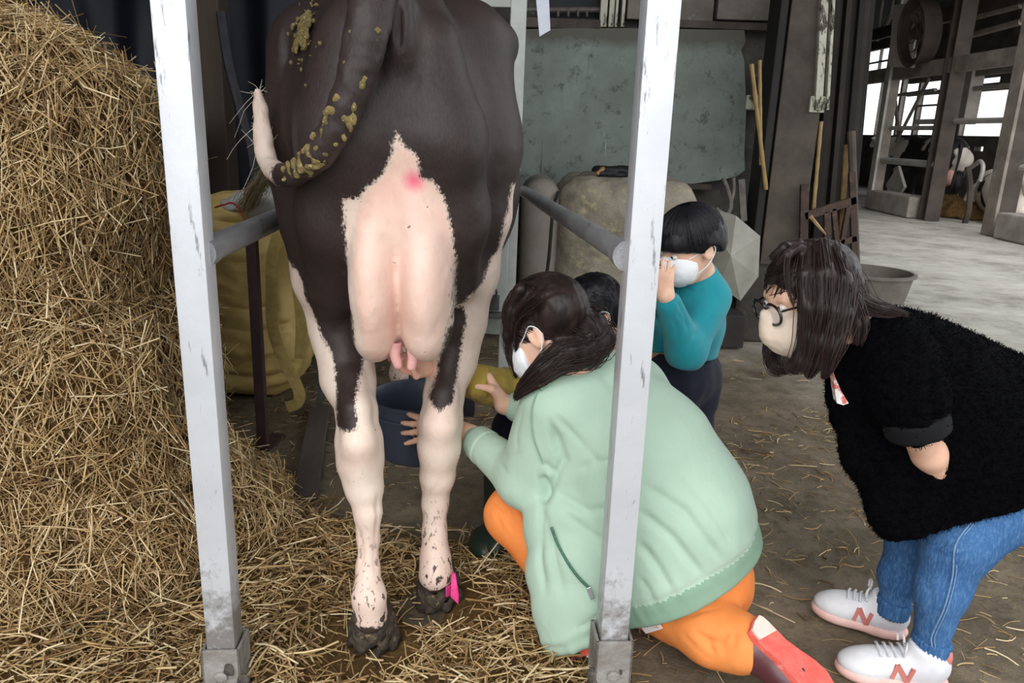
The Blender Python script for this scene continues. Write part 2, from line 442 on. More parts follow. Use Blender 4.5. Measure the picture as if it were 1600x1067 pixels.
for i, o in enumerate(openings[:6]):
    wnd = MB(); t_ = .022
    for z in np.linspace(o[2], o[3], 3 if i in (0, 3) else 2): wnd.box((WX + .03, o[0], z - t_), (WX + .11, o[1], z + t_))
    for y in np.linspace(o[0], o[1], 3 if i in (0, 1) else 2): wnd.box((WX + .02, y - t_, o[2]), (WX + .10, y + t_, o[3]))
    struct(wnd.build('window_%d' % (i + 1), M_winbar))
# ------------------------------------------------------------------ steel milking stall around the cow
def steel(name, base, dark, spots=.60):
    t = NT(name); v = t.coord(); s = t.coord((1, 1, .16))
    col = t.ramp(t.noise(v, 5, 5), [(.35, lin(base)), (.7, lin(tuple(c - 16 for c in base)))])
    col = t.mix(t.ramp(t.noise(s, 46, 7, .72), [(spots, 0.0), (spots + .07, .85)]), col, lin(dark))
    sz = t.n('SeparateXYZ'); geo = t.n('NewGeometry'); t.l(geo.outputs['Position'], sz.inputs[0])
    low = t.math('MULTIPLY', t.math('SUBTRACT', .62, sz.outputs['Z']), 1.9, True)        # muddier towards the foot
    mud = t.ramp(t.math('MULTIPLY', t.noise(v, 17, 8, .7), low), [(.30, 0.0), (.42, .8)])
    col = t.mix(mud, col, lin((118, 110, 104)))
    t.bump(t.noise(v, 60, 4), .12, .004)
    return t.out(col, .42, .25, .5)
M_post = steel('galvanised_post', (212, 214, 219), (112, 110, 114))
M_sleeve = M('muddy_iron_sleeve', (150, 146, 142), (112, 104, 96), 14, .8, .5, 40, c3=(48, 46, 46), s3=16, t3=(.6, .68))
M_pipe = M('worn_steel_pipe', (158, 158, 160), (126, 126, 128), 16, .4, .1, 60, .15, c3=(84, 80, 78), s3=30, t3=(.6, .7), stretch=(1, .3, 1))
M_white_frame = M('dull_white_frame_paint', (188, 192, 188), (164, 166, 160), 6, .6, c3=(110, 108, 100), s3=18, t3=(.66, .74))
stall = thing('milking_stall', 'galvanised steel square-post milking stall standing around the black and white cow', 'stall', (-.2, 1.5, 0))
axis = np.array([-.07, 1, 0]); axis /= np.linalg.norm(axis); side = np.array([axis[1], -axis[0], 0])
def square_post(name, base, top, wd, mat, bev=.006):
    base, top = np.asarray(base, float), np.asarray(top, float)
    return MB().beam(base, top, wd, wd, up=axis, bev=bev).build(name, mat, stall, True)
PL0 = np.array([-.610, 1.455, 0]); PR0 = np.array([.245, 1.475, 0])
square_post('post', PL0 + (0, 0, .05), A(268, 0, 1.455) * [1, 1, 0] + (0, 0, 2.25), .062, M_post)
square_post('post', PR0 + (0, 0, .05), A(1031, 0, 1.475) * [1, 1, 0] + (0, 0, 2.25), .062, M_post)
for P, nm in ((PL0, 0), (PR0, 1)):
    s_ = MB(); c = P; h = .143 if nm == 0 else .185
    for k in range(4):
        ang = k * math.pi / 2; n_ = side * math.cos(ang) + axis * math.sin(ang); q = np.array([-n_[1], n_[0], 0])
        ctr = c + n_ * .0375
        s_.beam(ctr + (0, 0, 0), ctr + (0, 0, h), .082, .007, up=n_, bev=.002)
    s_.lathe([(.0, -.005), (.014, -.004), (.014, .006), (.008, .009), (0, .009)], c - axis * .042 + (0, 0, h * .55), 8, axis=-axis)
    s_.build('sleeve', M_sleeve, stall)
    lump = Solid(.006)
    for k in range(7):
        p = c + side * rng.uniform(-.05, .05) - axis * (.036 + rng.uniform(0, .014)) + (0, 0, rng.uniform(0, .12)); r = rng.uniform(.006, .015); lump.ell(p, (r * 1.2, r * .45, r * 1.6), k=.02)
    V, Fq = lump.mesh(); V = V + vnormals(V, Fq) * (vnoise(V, 120, 3, 2) * .003)[:, None]; obj_np('mud', V, Fq, M('mud_on_sleeve%d' % nm, (96, 88, 80), (48, 44, 42), 40, .8, .5, 90), stall)['kind'] = 'stuff'
# side rails: round pipe, left and right
RL, RR = A(312, 396, 1.455), A(982, 400, 1.475)
rl_far = np.array([-.70, 3.45, 1.0]); rr_far = A(818, 299, 3.42)
MB().tube(spline([RL, (RL + rl_far) / 2, rl_far], 8), .027, 16).build('rail', M_pipe, stall, True)
MB().tube(spline([RR, (RR + rr_far) / 2, rr_far], 8), .024, 16).build('rail', M_pipe, stall, True)
for P in (RL, RR): MB().tube([P - axis * .0, P + axis * .05], .031, 16).build('collar', M_pipe, stall, True)
# front pair of posts beyond the cow, painted white, with cross bars
FR = A(808, 100, 3.46); FR0 = np.array([FR[0] - .01, 3.46, 0])
MB().beam(FR0, FR * [1, 1, 0] + (.0, 0, 2.3), .066, .066, up=axis, bev=.005).build('post', M_white_frame, stall, True)
FL0 = np.array([-.72, 3.5, 0])
MB().beam(FL0, FL0 + (0, 0, 2.3), .066, .066, up=axis, bev=.005).build('post', M_white_frame, stall, True)
zt = A(780, 2, 3.46)[2]; MB().beam(FL0 + (0, 0, zt), FR0 + (0.02, 0, zt), .05, .05, bev=.004).build('cross_bar', M_white_frame, stall, True)
lp = MB().beam(FL0 + (0.0, -.03, .39), FR0 + (0, -.03, .37), .02, .075, bev=.003).build('cross_bar', M('pale_green_bar', (140, 146, 138), (116, 120, 112), 8, .6, c3=(60, 58, 54), s3=26, t3=(.64, .72)), stall, True)
MB().beam(FR0 + (-.05, -.06, .45), FR0 + (-.05, -.06, .92), .10, .025, bev=.004).build('latch_plate', M_white_frame, stall, True)
q = A(768, 468, 3.35); lb = MB()
lb.box(q + (-.03, 0, -.05), q + (.035, .04, .015), .004); lb.tube(spline([q + (-.02, -.01, .015), q + (-.02, -.03, .05), q + (.02, -.03, .05), q + (.02, -.01, .015)], 10), .005, 6)
lb.box(q + (-.05, -.02, -.085), q + (.05, .03, -.06), .004)
lb.build('latch', M('latch_black', (40, 40, 42), (90, 90, 90), 20, .5), stall, True)

# plastic strip hanging from the stall top
st = MB(); a_, b_, c_, d_ = A(834, -40, 3.0), A(856, -40, 3.0), A(860, 47, 3.0), A(843, 57, 3.0)
st.prism([a_, b_, c_, d_], (0, .006, 0))
props(st.build('hanging_strip', M('pale_plastic_strip', (206, 210, 222), (186, 190, 204), 9, .5, c3=(150, 150, 160), s3=22, t3=(.62, .74))), 'white plastic strip hanging beside the white stall post above the green board', 'strip')
# ------------------------------------------------------------------ the cow, seen from behind
def cow_material():
    t = NT('cow_coat'); v = t.coord(); n = t.noise(v, 95, 5, .7); n2 = t.noise(t.coord((1, 1, .35)), 260, 3, .6); big = t.noise(v, 6, 4)
    edge = t.math('ADD', t.attr('white'), t.math('MULTIPLY', t.math('SUBTRACT', t.math('ADD', n, n2), 1.0), .024))
    wmask = t.ramp(t.math('ADD', t.math('MULTIPLY', edge, 110), .5, True), [(0.1, 0.0), (.9, 1.0)])
    dark = t.ramp(big, [(.3, lin((38, 30, 31))), (.7, lin((52, 41, 39)))])
    dark = t.mix(t.ramp(n2, [(.35, 0.0), (.8, .35)]), dark, lin((78, 64, 60)))
    white = t.ramp(big, [(.35, lin((214, 192, 178))), (.65, lin((226, 208, 194)))])
    white = t.mix(t.math('MULTIPLY', t.attr('skin'), 1.0, True), white, t.ramp(big, [(.3, lin((220, 180, 165))), (.7, lin((231, 202, 187)))]))
    white = t.mix(t.math('MULTIPLY', t.attr('pink'), 1.0, True), white, lin((222, 92, 122)))
    speck = t.ramp(t.noise(t.coord((1, 1, .45)), 75, 3, .6), [(.57, 0.0), (.63, 1.0)])
    white = t.mix(t.math('MULTIPLY', speck, t.attr('dirt'), True), white, lin((70, 60, 54)))
    mudm = t.ramp(t.math('ADD', t.math('MULTIPLY', t.noise(v, 55, 5, .7), .9), t.math('SUBTRACT', t.attr('mud'), .95)), [(.02, 0.0), (.10, 1.0)])
    white = t.mix(mudm, white, lin((66, 56, 48)))
    spk2 = t.ramp(t.noise(v, 48, 2, .5), [(.735, 0.0), (.76, .8)])
    white = t.mix(spk2, white, lin((96, 70, 60)))
    t.bump(n2, .18, .004); t.bump(t.noise(v, 30, 4), .12, .01)
    return t.out(t.mix(wmask, dark, white), .52, 0, .34)
M_cow = cow_material()
M_hoof = M('dirty_hoof', (72, 62, 54), (40, 35, 32), 22, .75, .5, 60, c3=(112, 98, 78), s3=40, t3=(.6, .7))
M_mud = M('dung_caked', (86, 74, 62), (44, 38, 32), 34, .9, .6, 90, c3=(128, 112, 76), s3=60, t3=(.58, .66))

cow = thing('cow', 'black and white dairy cow with a full pink udder, standing in the steel stall', 'cow', (-.28, 2.3, 0.03))
S_ = Solid(.0072)
S_.ell((-.335, 2.66, 1.06), (.345, .86, .385), k=.08)
S_.ell((-.30, 2.05, 1.25), (.27, .50, .285), k=.1)
S_.chain([((-.285, 1.70, 1.44), .10), ((-.31, 2.2, 1.44), .12), ((-.36, 3.0, 1.38), .14), ((-.40, 3.55, 1.36), .15)], k=.12)
for sx in (-1, 1): S_.ell((-.295 + sx * .215, 2.02, 1.45), (.07, .09, .06), k=.09)         # hooks
S_.ell((-.40, 3.5, 1.02), (.25, .30, .36), k=.12)                                        # shoulders
S_.chain([((-.41, 3.65, 1.18), .20), ((-.45, 3.95, 1.22), .145), ((-.48, 4.22, 1.27), .12)], k=.08)   # neck
S_.chain([((-.485, 4.28, 1.30), .105), ((-.50, 4.44, 1.16), .085), ((-.51, 4.60, 1.00), .066), ((-.515, 4.66, .95), .062)], k=.05)   # head
for sx in (-1, 1):
    S_.chain([((-.485 + sx * .09, 4.24, 1.33), .035), ((-.485 + sx * .19, 4.22, 1.31), .038), ((-.485 + sx * .24, 4.21, 1.27), .015)], k=.02, flat=((0, 1, 0), 1.8))
    xx = -.40 + sx * .125                                                                   # forelegs
    S_.chain([((xx, 3.45, .86), .11), ((xx, 3.42, .66), .066), ((xx, 3.40, .44), .050), ((xx, 3.40, .40), .052), ((xx, 3.41, .22), .031), ((xx, 3.42, .13), .040), ((xx, 3.45, .085), .044)], k=.03)
# hind limbs: (photo x, y, distance, radius in px)
TL = [(505, 90, 1.90, 86), (506, 230, 1.88, 90), (518, 340, 1.87, 73), (521, 430, 1.87, 57), (535, 520, 1.85, 43), (544, 590, 1.80, 36), (557, 640, 1.72, 32)]
TR = [(722, 80, 1.92, 78), (722, 230, 1.90, 88), (727, 330, 1.92, 66), (722, 420, 1.95, 52), (713, 500, 1.96, 42), (706, 560, 1.96, 34), (694, 618, 1.91, 30)]
SL = [(557, 640, 1.71, 31), (561, 690, 1.68, 35), (563, 722, 1.68, 35), (569, 760, 1.67, 29), (575, 800, 1.66, 21), (575, 840, 1.66, 17), (575, 890, 1.64, 17), (577, 932, 1.61, 25), (579, 962, 1.615, 27)]
SR = [(694, 618, 1.90, 30), (689, 660, 1.87, 33), (686, 700, 1.86, 32), (683, 745, 1.86, 26), (680, 785, 1.86, 19), (679, 830, 1.85, 18), (680, 868, 1.82, 22), (681, 896, 1.80, 28)]
for L in (TL, TR): S_.chain([C4(*q) for q in L], k=.05)
for L in (SL, SR): S_.chain([C4(*q) for q in L], k=.018)
S_.chain([C4(*q) for q in [(562, 80, 1.64, 54), (540, 220, 1.63, 58), (527, 340, 1.69, 54), (531, 450, 1.77, 40)]], k=.07)
S_.chain([C4(*q) for q in [(664, 80, 1.64, 54), (690, 220, 1.65, 60), (703, 340, 1.71, 52), (710, 440, 1.81, 36)]], k=.07)
S_.chain([C4(*q) for q in [(551, 590, 1.74, 12), (556, 640, 1.66, 17), (560, 690, 1.635, 20), (565, 740, 1.645, 13)]], k=.03)      # hamstring and point of hock
S_.chain([C4(*q) for q in [(702, 560, 1.90, 12), (694, 618, 1.85, 17), (689, 665, 1.825, 20), (684, 720, 1.835, 13)]], k=.03)
S_.chain([C4(*q) for q in [(617, 20, 1.72, 70), (620, 110, 1.72, 52), (625, 210, 1.76, 44)]], k=.05)                               # perineum
S_.ell(A(627, 40, 1.575), (.030, .045, .075), k=.03)                                                                              # vulva
S_.ell(A(614, 98, 1.585), (.016, .02, .034), k=.02)
# udder: two rear quarters hung between the thighs, the fore udder beyond
for x_, sx in ((592, -1), (668, 1)):
    S_.ell(A(x_, 430, 1.70), (.062, .150, .185), k=.022)
    S_.ell(A(x_ + sx * 1, 505, 1.72), (.058, .125, .085), k=.02)
    S_.ell(A(x_ - sx * 12, 325, 1.70), (.052, .125, .10), k=.05)
S_.ell(A(630, 262, 1.70), (.03, .085, .08), k=.06)
S_.ell((-.285, 2.02, .86), (.135, .24, .135), k=.06)
V, Fq = S_.mesh(2)
def XZ(poly, Y): return [(A(x, y, Y)[0], A(x, y, Y)[2]) for x, y in poly]
P2 = V[:, [0, 2]]
U_ = [(625, 206), (633, 225), (656, 240), (659, 274), (682, 285), (697, 318), (705, 360), (708, 416), (704, 458), (702, 504), (692, 540), (680, 575), (572, 575), (564, 520), (556, 460), (551, 420), (552, 375), (556, 330), (568, 300), (601, 272), (616, 244), (620, 225)]
DL = [(300, -400), (640, -400), (640, 300), (556, 300), (553, 430), (563, 501), (560, 534), (555, 563), (556, 596), (566, 640), (538, 648), (537, 635), (528, 586), (519, 560), (496, 527), (482, 488), (455, 430), (300, 350)]
DR = [(600, -400), (1000, -400), (1000, 250), (797, 290), (791, 330), (784, 350), (781, 370), (775, 399), (765, 409), (758, 425), (750, 448), (732, 458), (715, 476), (709, 476), (704, 458), (709, 416), (707, 383), (640, 260), (600, 200)]
DR2 = [(707, 486), (718, 486), (722, 504), (715, 534), (709, 573), (704, 620), (689, 627), (676, 617), (686, 593), (692, 553), (702, 527), (702, 504)]
sdU = poly_sd(P2, XZ(U_, 1.60))
yl = np.where(V[:, 2] > .9, 1, 0)
sdL = poly_sd(P2, XZ(DL, 1.72)); sdR = np.maximum(poly_sd(P2, XZ(DR, 1.80)), poly_sd(P2, XZ(DR2, 1.85)))
left = P2[:, 0] < A(628, 400, 1.7)[0]
dark = np.where(left, sdL, sdR) + .006 * (V[:, 2] < .86)
hind = V[:, 1] < 2.12
white = np.maximum(np.where(V[:, 1] < 1.80, sdU, -.1), -dark)
front = np.maximum(.62 - V[:, 2], -.12) + .10 * vnoise(V, 2.2, 5)
front = np.where((V[:, 1] > 2.1) & (V[:, 2] > .75), -.1 + .0 * front, np.where(V[:, 1] > 2.1, .06, front))
white = np.where(hind, white - .0035 * (sdU < -.01), front)
inner_ud = ((((V - np.array([-.285, 2.02, .86])) / np.array([.14, .25, .14])) ** 2).sum(1) < 1) & (np.abs(P2[:, 0] + .27) < .10)
white = np.where(inner_ud & (white < .02), .03, white)
skin = np.clip(sdU * 90, 0, 1) * (V[:, 1] < 1.9)
skin = np.maximum(skin, inner_ud * .9)
hk = np.exp(-(np.linalg.norm(V - A(561, 690, 1.63), axis=1) / .05) ** 2) * .6 + np.exp(-(np.linalg.norm(V - A(692, 655, 1.82), axis=1) / .045) ** 2) * .8
cn = np.clip((.42 - V[:, 2]) / .2, 0, 1) * .45
skin = np.clip(np.maximum(skin, hk + cn), 0, 1)
d1 = np.linalg.norm(V - A(647, 281, 1.58), axis=1); d2, _ = seg_dist(V, [A(604, 272, 1.6), A(640, 246, 1.6), A(650, 262, 1.6)])
pink = np.clip(1.25 - d1 / .024, 0, 1) * .95 + np.clip(1.25 - d2 / .022, 0, 1) * .55
dirt = np.clip((.36 - V[:, 2]) / .22, 0.0, 1) + .05
zoff = np.where(left, .085, .075); mud = np.clip((zoff + .05 - V[:, 2]) / .07, 0, 1) * (V[:, 1] < 2.1)
# folds and veins
vein = [([A(x, y, 1.54) for x, y in p], d, w_) for p, d, w_ in [
    ([(629, 300), (630, 380), (631, 450), (629, 540)], .006, .006), ([(631, 400), (632, 450), (630, 500), (628, 548), (626, 560)], .016, .007), ([(560, 330), (556, 420), (566, 500)], -.003, .004), ([(566, 315), (562, 420), (572, 505)], .003, .004),
    ([(692, 300), (698, 380), (694, 470), (684, 530)], -.0035, .0035), ([(685, 300), (690, 380), (687, 470)], .0035, .004), ([(590, 395), (606, 392), (618, 400)], -.003, .005),
    ([(640, 392), (655, 398), (676, 388)], -.003, .005), ([(580, 470), (600, 455), (616, 452)], -.0025, .005)]]
V = creases(V, Fq, vein)
fold = [([A(x, y, Y) for x, y in p], d, w_) for p, Y, d, w_ in [
    ([(448, 60), (452, 140), (462, 230)], 1.78, .010, .012), ([(440, 40), (443, 130), (450, 200)], 1.80, -.007, .010), ([(590, 20), (596, 90), (586, 150)], 1.57, .016, .014), ([(650, 10), (655, 90), (642, 150)], 1.57, .010, .014),
    ([(625, 0), (622, 70), (614, 104)], 1.53, .016, .007), ([(725, 380), (722, 430), (716, 465)], 1.86, .006, .007), ([(712, 360), (713, 420), (712, 460)], 1.84, .005, .006),
    ([(560, 330), (548, 420), (556, 500)], 1.66, .008, .012)]]
V = creases(V, Fq, fold)
tend = [([A(*q) for q in p], d, w_) for p, d, w_ in [
    ([(556, 770, 1.64), (566, 830, 1.64), (566, 900, 1.62)], .006, .006), ([(592, 770, 1.64), (588, 830, 1.64), (586, 900, 1.62)], .005, .006),
    ([(670, 770, 1.85), (672, 830, 1.85), (672, 880, 1.83)], .005, .006), ([(690, 730, 1.84), (688, 790, 1.85), (688, 850, 1.84)], .005, .006),
    ([(545, 660, 1.65), (549, 700, 1.65), (556, 740, 1.65)], -.004, .010), ([(700, 640, 1.84), (703, 680, 1.84)], -.004, .010)]]
V = creases(V, Fq, tend)
N = vnormals(V, Fq)
V = V + N * (vnoise(V, 22, 8, 2) * .0016)[:, None]
N = vnormals(V, Fq)
fm = sdU[Fq].mean(1) > 0
fm &= (V[Fq][:, :, 1].mean(1) < 2.25) & (V[Fq][:, :, 2].mean(1) > .68)
um = inner_ud[Fq].all(1) & (V[Fq][:, :, 1].mean(1) < 2.25) & (V[Fq][:, :, 2].mean(1) < .86)
(Vu, Fu, iu), (Vb, Fb, ib) = split(V, Fq, fm | um)
for nm, v_, f_, ix in (('body', Vb, Fb, ib), ('udder', Vu, Fu, iu)):
    me = np_mesh(nm, v_, f_)
    for an, av in (('white', white), ('skin', skin), ('pink', pink), ('dirt', dirt), ('mud', mud)): set_attr(me, an, av[ix])
    o = link(me, nm, M_cow, cow); fix_normals(o.data, N[ix])
    if nm == 'udder': udder = o; o['label'] = 'swollen pink udder with a deep middle crease and a pink smear above'
COW_V = V
M_teat = M('teat_skin', (222, 170, 164), (206, 146, 144), 30, .5, .1, 120)
for x_, y_, Y_ in ((617, 553, 1.66), (646, 556, 1.66), (606, 545, 1.95), (652, 545, 1.95)):
    p = A(x_, y_, Y_); sx = .25 if x_ < 630 else -.15
    Vt, Ft, ct = tube_np(spline([p + (0, 0, .03), p, p + (sx * .02, 0, -.018), p + (sx * .03, 0, -.030), p + (sx * .03, 0, -.035)], 9), [.018, .016, .0135, .0125, .0115, .011, .010, .0075, .003], 12)
    obj_np('teat', Vt, Ft, M_teat, udder)

# tail lying across the left thigh, its white switch turned up beside the flank
TP = spline([(*A(592, -60, 1.56), 38 * .00115), (*A(575, 40, 1.50), 33 * .00118), (*A(556, 120, 1.485), 27 * .0012), (*A(533, 185, 1.49), 25 * .0012), (*A(500, 238, 1.51), 22 * .00125), (*A(464, 268, 1.56), 18 * .0013),
             (*A(436, 272, 1.63), 15 * .00135), (*A(417, 250, 1.69), 13 * .0014), (*A(411, 210, 1.71), 12.5 * .0014), (*A(406, 165, 1.72), 8 * .0014), (*A(402, 140, 1.72), 3 * .0014)], 44)
T_ = Solid(.005); T_.chain([(q[:3], q[3]) for q in TP], k=.01)
Vt, Ft = T_.mesh(1); _, par = seg_dist(Vt, TP[:, :3])
Vt = Vt + vnormals(Vt, Ft) * (vnoise(Vt, 40, 3, 2) * .0025)[:, None]
tail = obj_np('tail', Vt, Ft, M_cow, cow, white=(par - .585) * .5, skin=np.zeros(len(Vt)), pink=np.zeros(len(Vt)), dirt=np.zeros(len(Vt)), mud=np.zeros(len(Vt)))
tail['label'] = 'black tail crossing the left thigh, its white end turned upwards'
n = 70; base = TP[rng.integers(30, 43, n)]; P = np.zeros((n, 6, 3)); P[:, 0] = base[:, :3] + rng.normal(0, .006, (n, 3))
up = rng.random(n) < .6
dirv = np.where(up[:, None], np.array([-.15, .0, 1.0]), np.array([-.55, .05, -.75])) + rng.normal(0, .35, (n, 3)); L = rng.uniform(.005, .015, n) * np.where(up, .8, 1.3)
for i in range(1, 6):
    dirv = dirv + rng.normal(0, .3, (n, 3)) + np.array([0, 0, -.12]); P[:, i] = P[:, i - 1] + dirv * L[:, None] * .55
V3, F3, r3 = strands(P, np.linspace(.0008, .0003, 6)[None].repeat(n, 0))
o = obj_np('tail_hair', V3, F3, M('white_tail_hair', (232, 226, 214), (200, 190, 172), 20, .6), tail); o['kind'] = 'stuff'

def surf_front(p, rad=.012):
    """the cow's surface nearest the rear at the place of p"""
    m = (np.abs(COW_V[:, 0] - p[0]) < rad) & (np.abs(COW_V[:, 2] - p[2]) < rad); return COW_V[m][:, 1].min() if m.any() else p[1]
# dung stuck on the tail and rump
D_ = Solid(.0035); M_dung = M('dry_dung', (132, 116, 70), (84, 72, 44), 60, .9, .6, 150, c3=(176, 160, 112), s3=120, t3=(.56, .66))
spots = []
for k in range(190):
    t_ = rng.choice([.30, .34, .40, .44, .47, .50], p=[.1, .1, .2, .2, .2, .2]) + rng.normal(0, .025); q = TP[int(np.clip(t_, 0, .56) * 43)]
    spots.append((q[:3] + np.array([rng.uniform(-.8, .8) * q[3], -q[3] * .85, rng.uniform(-.7, .7) * q[3]]), rng.uniform(.0018, .0052)))
for k in range(50):
    q = TP[int(rng.uniform(.05, .33) * 43)]; spots.append((q[:3] + np.array([rng.uniform(-.8, .8) * q[3], -q[3] * .85, rng.uniform(-.5, .5) * q[3]]), rng.uniform(.002, .006)))
for k in range(110):
    c = A(468 + rng.normal(0, 12), 45 + rng.normal(0, 26), 1.7); c[1] = surf_front(c) - .001; spots.append((c, rng.uniform(.002, .0055)))
for k in range(20):
    c = A(500 + rng.normal(0, 18), 90 + rng.normal(0, 24), 1.7); c[1] = surf_front(c) - .001; spots.append((c, rng.uniform(.002, .004)))
for c, r in spots: D_.ell(c, (r * rng.uniform(.8, 1.5), r * .7, r * rng.uniform(.8, 1.8)), k=.006)
Vd, Fd = D_.mesh(0); o = obj_np('dung', Vd, Fd, M_dung, cow); o['kind'] = 'stuff'; o['label'] = 'dried yellowish dung caked on tail and rump'

# cloven hooves
def hoof(c, w_=.052, d=.06, h=.07, yaw=0.0):
    H_ = Solid(.004)
    for sx in (-1, 1):
        H_.ell(c + np.array([sx * w_ * .48, .012, h * .30]), (w_ * .56, d * 1.05, h * .75), k=.008)
        H_.ell(c + np.array([sx * w_ * .40, .055, h * .08]), (w_ * .46, d * .75, h * .42), k=.02)
        H_.ell(c + np.array([sx * w_ * .55, -d * .75, h * .95]), (.014, .014, .018), k=.01)        # dewclaws
    H_.plane(c + np.array([0, 0, -h * .42]), (0, 0, -1), .006)
    Vh, Fh = H_.mesh(1); Vh = Vh + vnormals(Vh, Fh) * (vnoise(Vh, 70, 2, 2) * .002)[:, None]
    return obj_np('hoof', Vh, Fh, M_hoof, cow)
hL = np.array([A(580, 1000, 1.63)[0], 1.64, .042]); hR = np.array([A(683, 930, 1.82)[0], 1.825, .042])
hoof(hL, .048, .058); hoof(hR, .048, .058)
for sx in (-1, 1): hoof(np.array([-.40 + sx * .125, 3.47, .05]), .046, .052)
for c, sd in ((hL, 3), (hR, 7)):
    Q = Solid(.0045); g = np.random.default_rng(sd)
    for k in range(70):
        a = g.uniform(-math.pi * 1.1, .4); r = g.uniform(.005, .014); z = g.uniform(-.035, .045)
        Q.ell(c + np.array([math.cos(a) * (.049 - z * .25), math.sin(a) * (.055 - z * .2) + .012, z]), (r, r, r * g.uniform(.6, 1.5)), k=.012)
    Vm, Fm = Q.mesh(0); Vm = Vm + vnormals(Vm, Fm) * (vnoise(Vm, 110, sd, 2) * .003)[:, None]
    o = obj_np('mud_clump', Vm, Fm, M_mud, cow); o['kind'] = 'stuff'
# pink band tied round the right pastern, its end sticking out
bnd = MB(); c = A(682, 912, 1.80)
ring = [c + np.array([math.cos(a) * .047, math.sin(a) * .047, 0]) for a in np.linspace(-.9, 2.8, 16)]
for a_, b_ in zip(ring[:-1], ring[1:]): bnd.beam(a_, b_ + (b_ - a_) * .1, .004, .028)
t0 = A(708, 898, 1.76); bnd.prism([t0 + (-.004, 0, .004), t0 + (.006, 0, .0), A(717, 930, 1.75), A(716, 944, 1.75), A(704, 932, 1.75)], (0, .008, .0))
o = bnd.build('leg_band', M('pink_band', (236, 82, 150), (214, 58, 128), 30, .5), cow); o['label'] = 'bright pink marking band'
# ------------------------------------------------------------------ straw: two bales, the litter on the ground
def straw_mat(name, dark=0.0):
    t = NT(name); r = t.attr('rnd')
    col = t.ramp(r, [(0.0, lin((98, 74, 46))), (.25, lin((146, 115, 74))), (.55, lin((184, 154, 106))), (.8, lin((206, 180, 134))), (1.0, lin((232, 214, 176)))])
    if dark: col = t.mix(dark, col, lin((70, 56, 40)))
    return t.out(col, .62, 0, .3)
M_straw = straw_mat('straw_stalks'); M_straw_low = straw_mat('trampled_straw', .35)
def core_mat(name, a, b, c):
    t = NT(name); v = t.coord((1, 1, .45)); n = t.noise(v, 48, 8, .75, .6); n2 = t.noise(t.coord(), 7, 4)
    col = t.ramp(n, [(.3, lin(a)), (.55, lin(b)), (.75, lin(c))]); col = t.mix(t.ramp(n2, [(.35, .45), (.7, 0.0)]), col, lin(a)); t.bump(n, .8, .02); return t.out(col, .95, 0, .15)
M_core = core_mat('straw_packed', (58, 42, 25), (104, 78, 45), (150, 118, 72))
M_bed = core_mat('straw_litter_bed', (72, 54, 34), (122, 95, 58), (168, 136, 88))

def scatter_straw(P, N, L, r, down=.0, lift=.012, jitter=.45, bend=.25, flat=.55):
    """stalks lying on a surface at points P with normals N"""
    n = len(P); d = rng.normal(size=(n, 3)); d += np.array([0, 0, -1.0]) * down * rng.choice([-1, 1], n, p=[.25, .75])[:, None]
    d -= N * (d * N).sum(1)[:, None]; d /= np.linalg.norm(d, axis=1)[:, None] + 1e-9
    d += N * rng.normal(.12, jitter * .5, n)[:, None]; d /= np.linalg.norm(d, axis=1)[:, None]
    b = np.cross(d, N) * rng.normal(0, bend, n)[:, None] + N * rng.normal(-.08, bend * .6, n)[:, None]
    t = np.linspace(-.5, .5, 4); o = P + N * rng.uniform(-.006, lift, n)[:, None]
    Q = o[:, None] + d[:, None] * (t[None, :, None] * L[:, None, None]) + b[:, None] * (t ** 2)[None, :, None] * L[:, None, None]
    return strands(Q, r, flat, 4)
def sample(V, Fq, n, keep=None):
    a = V[Fq]; ar = np.linalg.norm(np.cross(a[:, 2] - a[:, 0], a[:, 3] - a[:, 1]), axis=1); c = a.mean(1)
    if keep is not None: ar = ar * keep(c)
    i = rng.choice(len(Fq), n, p=ar / ar.sum()); u = rng.random((n, 2, 1)); q = a[i]
    P = (q[:, 0] * (1 - u[:, 0]) + q[:, 1] * u[:, 0]) * (1 - u[:, 1]) + (q[:, 3] * (1 - u[:, 0]) + q[:, 2] * u[:, 0]) * u[:, 1]
    Nn = vnormals(V, Fq)[Fq[i, 0]]; return P, Nn
def bale(name, label, make, n, keep, down):
    S = Solid(.016); make(S); V, Fq = S.mesh(2); Nn = vnormals(V, Fq)
    V = V + Nn * (vnoise(V, 6, len(name) + n % 7, 3) * .035 + vnoise(V, 26, 2, 2) * .010)[:, None]
    core = obj_np(name, V, Fq, M_core); props(core, label, 'straw bale')
    P, Nn = sample(V, Fq, n, keep)
    V3, F3, r3 = scatter_straw(P, Nn, rng.gamma(4, .028, n).clip(.03, .26), rng.uniform(.0009, .0023, n), down, .022)
    o = obj_np('straw', V3, F3, M_straw, core, False, rnd=r3); o['kind'] = 'stuff'; return V, Fq
vis = lambda c: ((c[:, 0] > -1.75) & (c[:, 1] < 2.75)).astype(float) * np.where(c[:, 1] < 2.3, 1, .4)
def up_(S):
    S.box((-1.65, 2.22, 1.02), (.62, .36, .34), None, .16, .05)
    S.ell((-1.46, 2.05, 1.36), (.34, .22, .14), k=.12); S.ell((-1.35, 1.90, .98), (.28, .14, .30), k=.1)
    S.ell((-1.14, 2.02, 1.16), (.19, .20, .22), k=.1)
def lo_(S):
    S.box((-1.64, 2.14, .40), (.66, .40, .37), None, .15, .05)
    S.ell((-1.24, 1.86, .42), (.32, .17, .36), k=.12); S.ell((-1.02, 2.0, .14), (.24, .26, .27), k=.12)
    S.ell((-1.35, 1.78, .12), (.52, .24, .17), k=.14); S.ell((-.92, 2.12, .06), (.25, .26, .17), k=.12)
Vup, Fup = bale('straw_bale', 'upper straw bale, rounded, its stalks hanging over the bale below', up_, 15000, vis, 1.5)
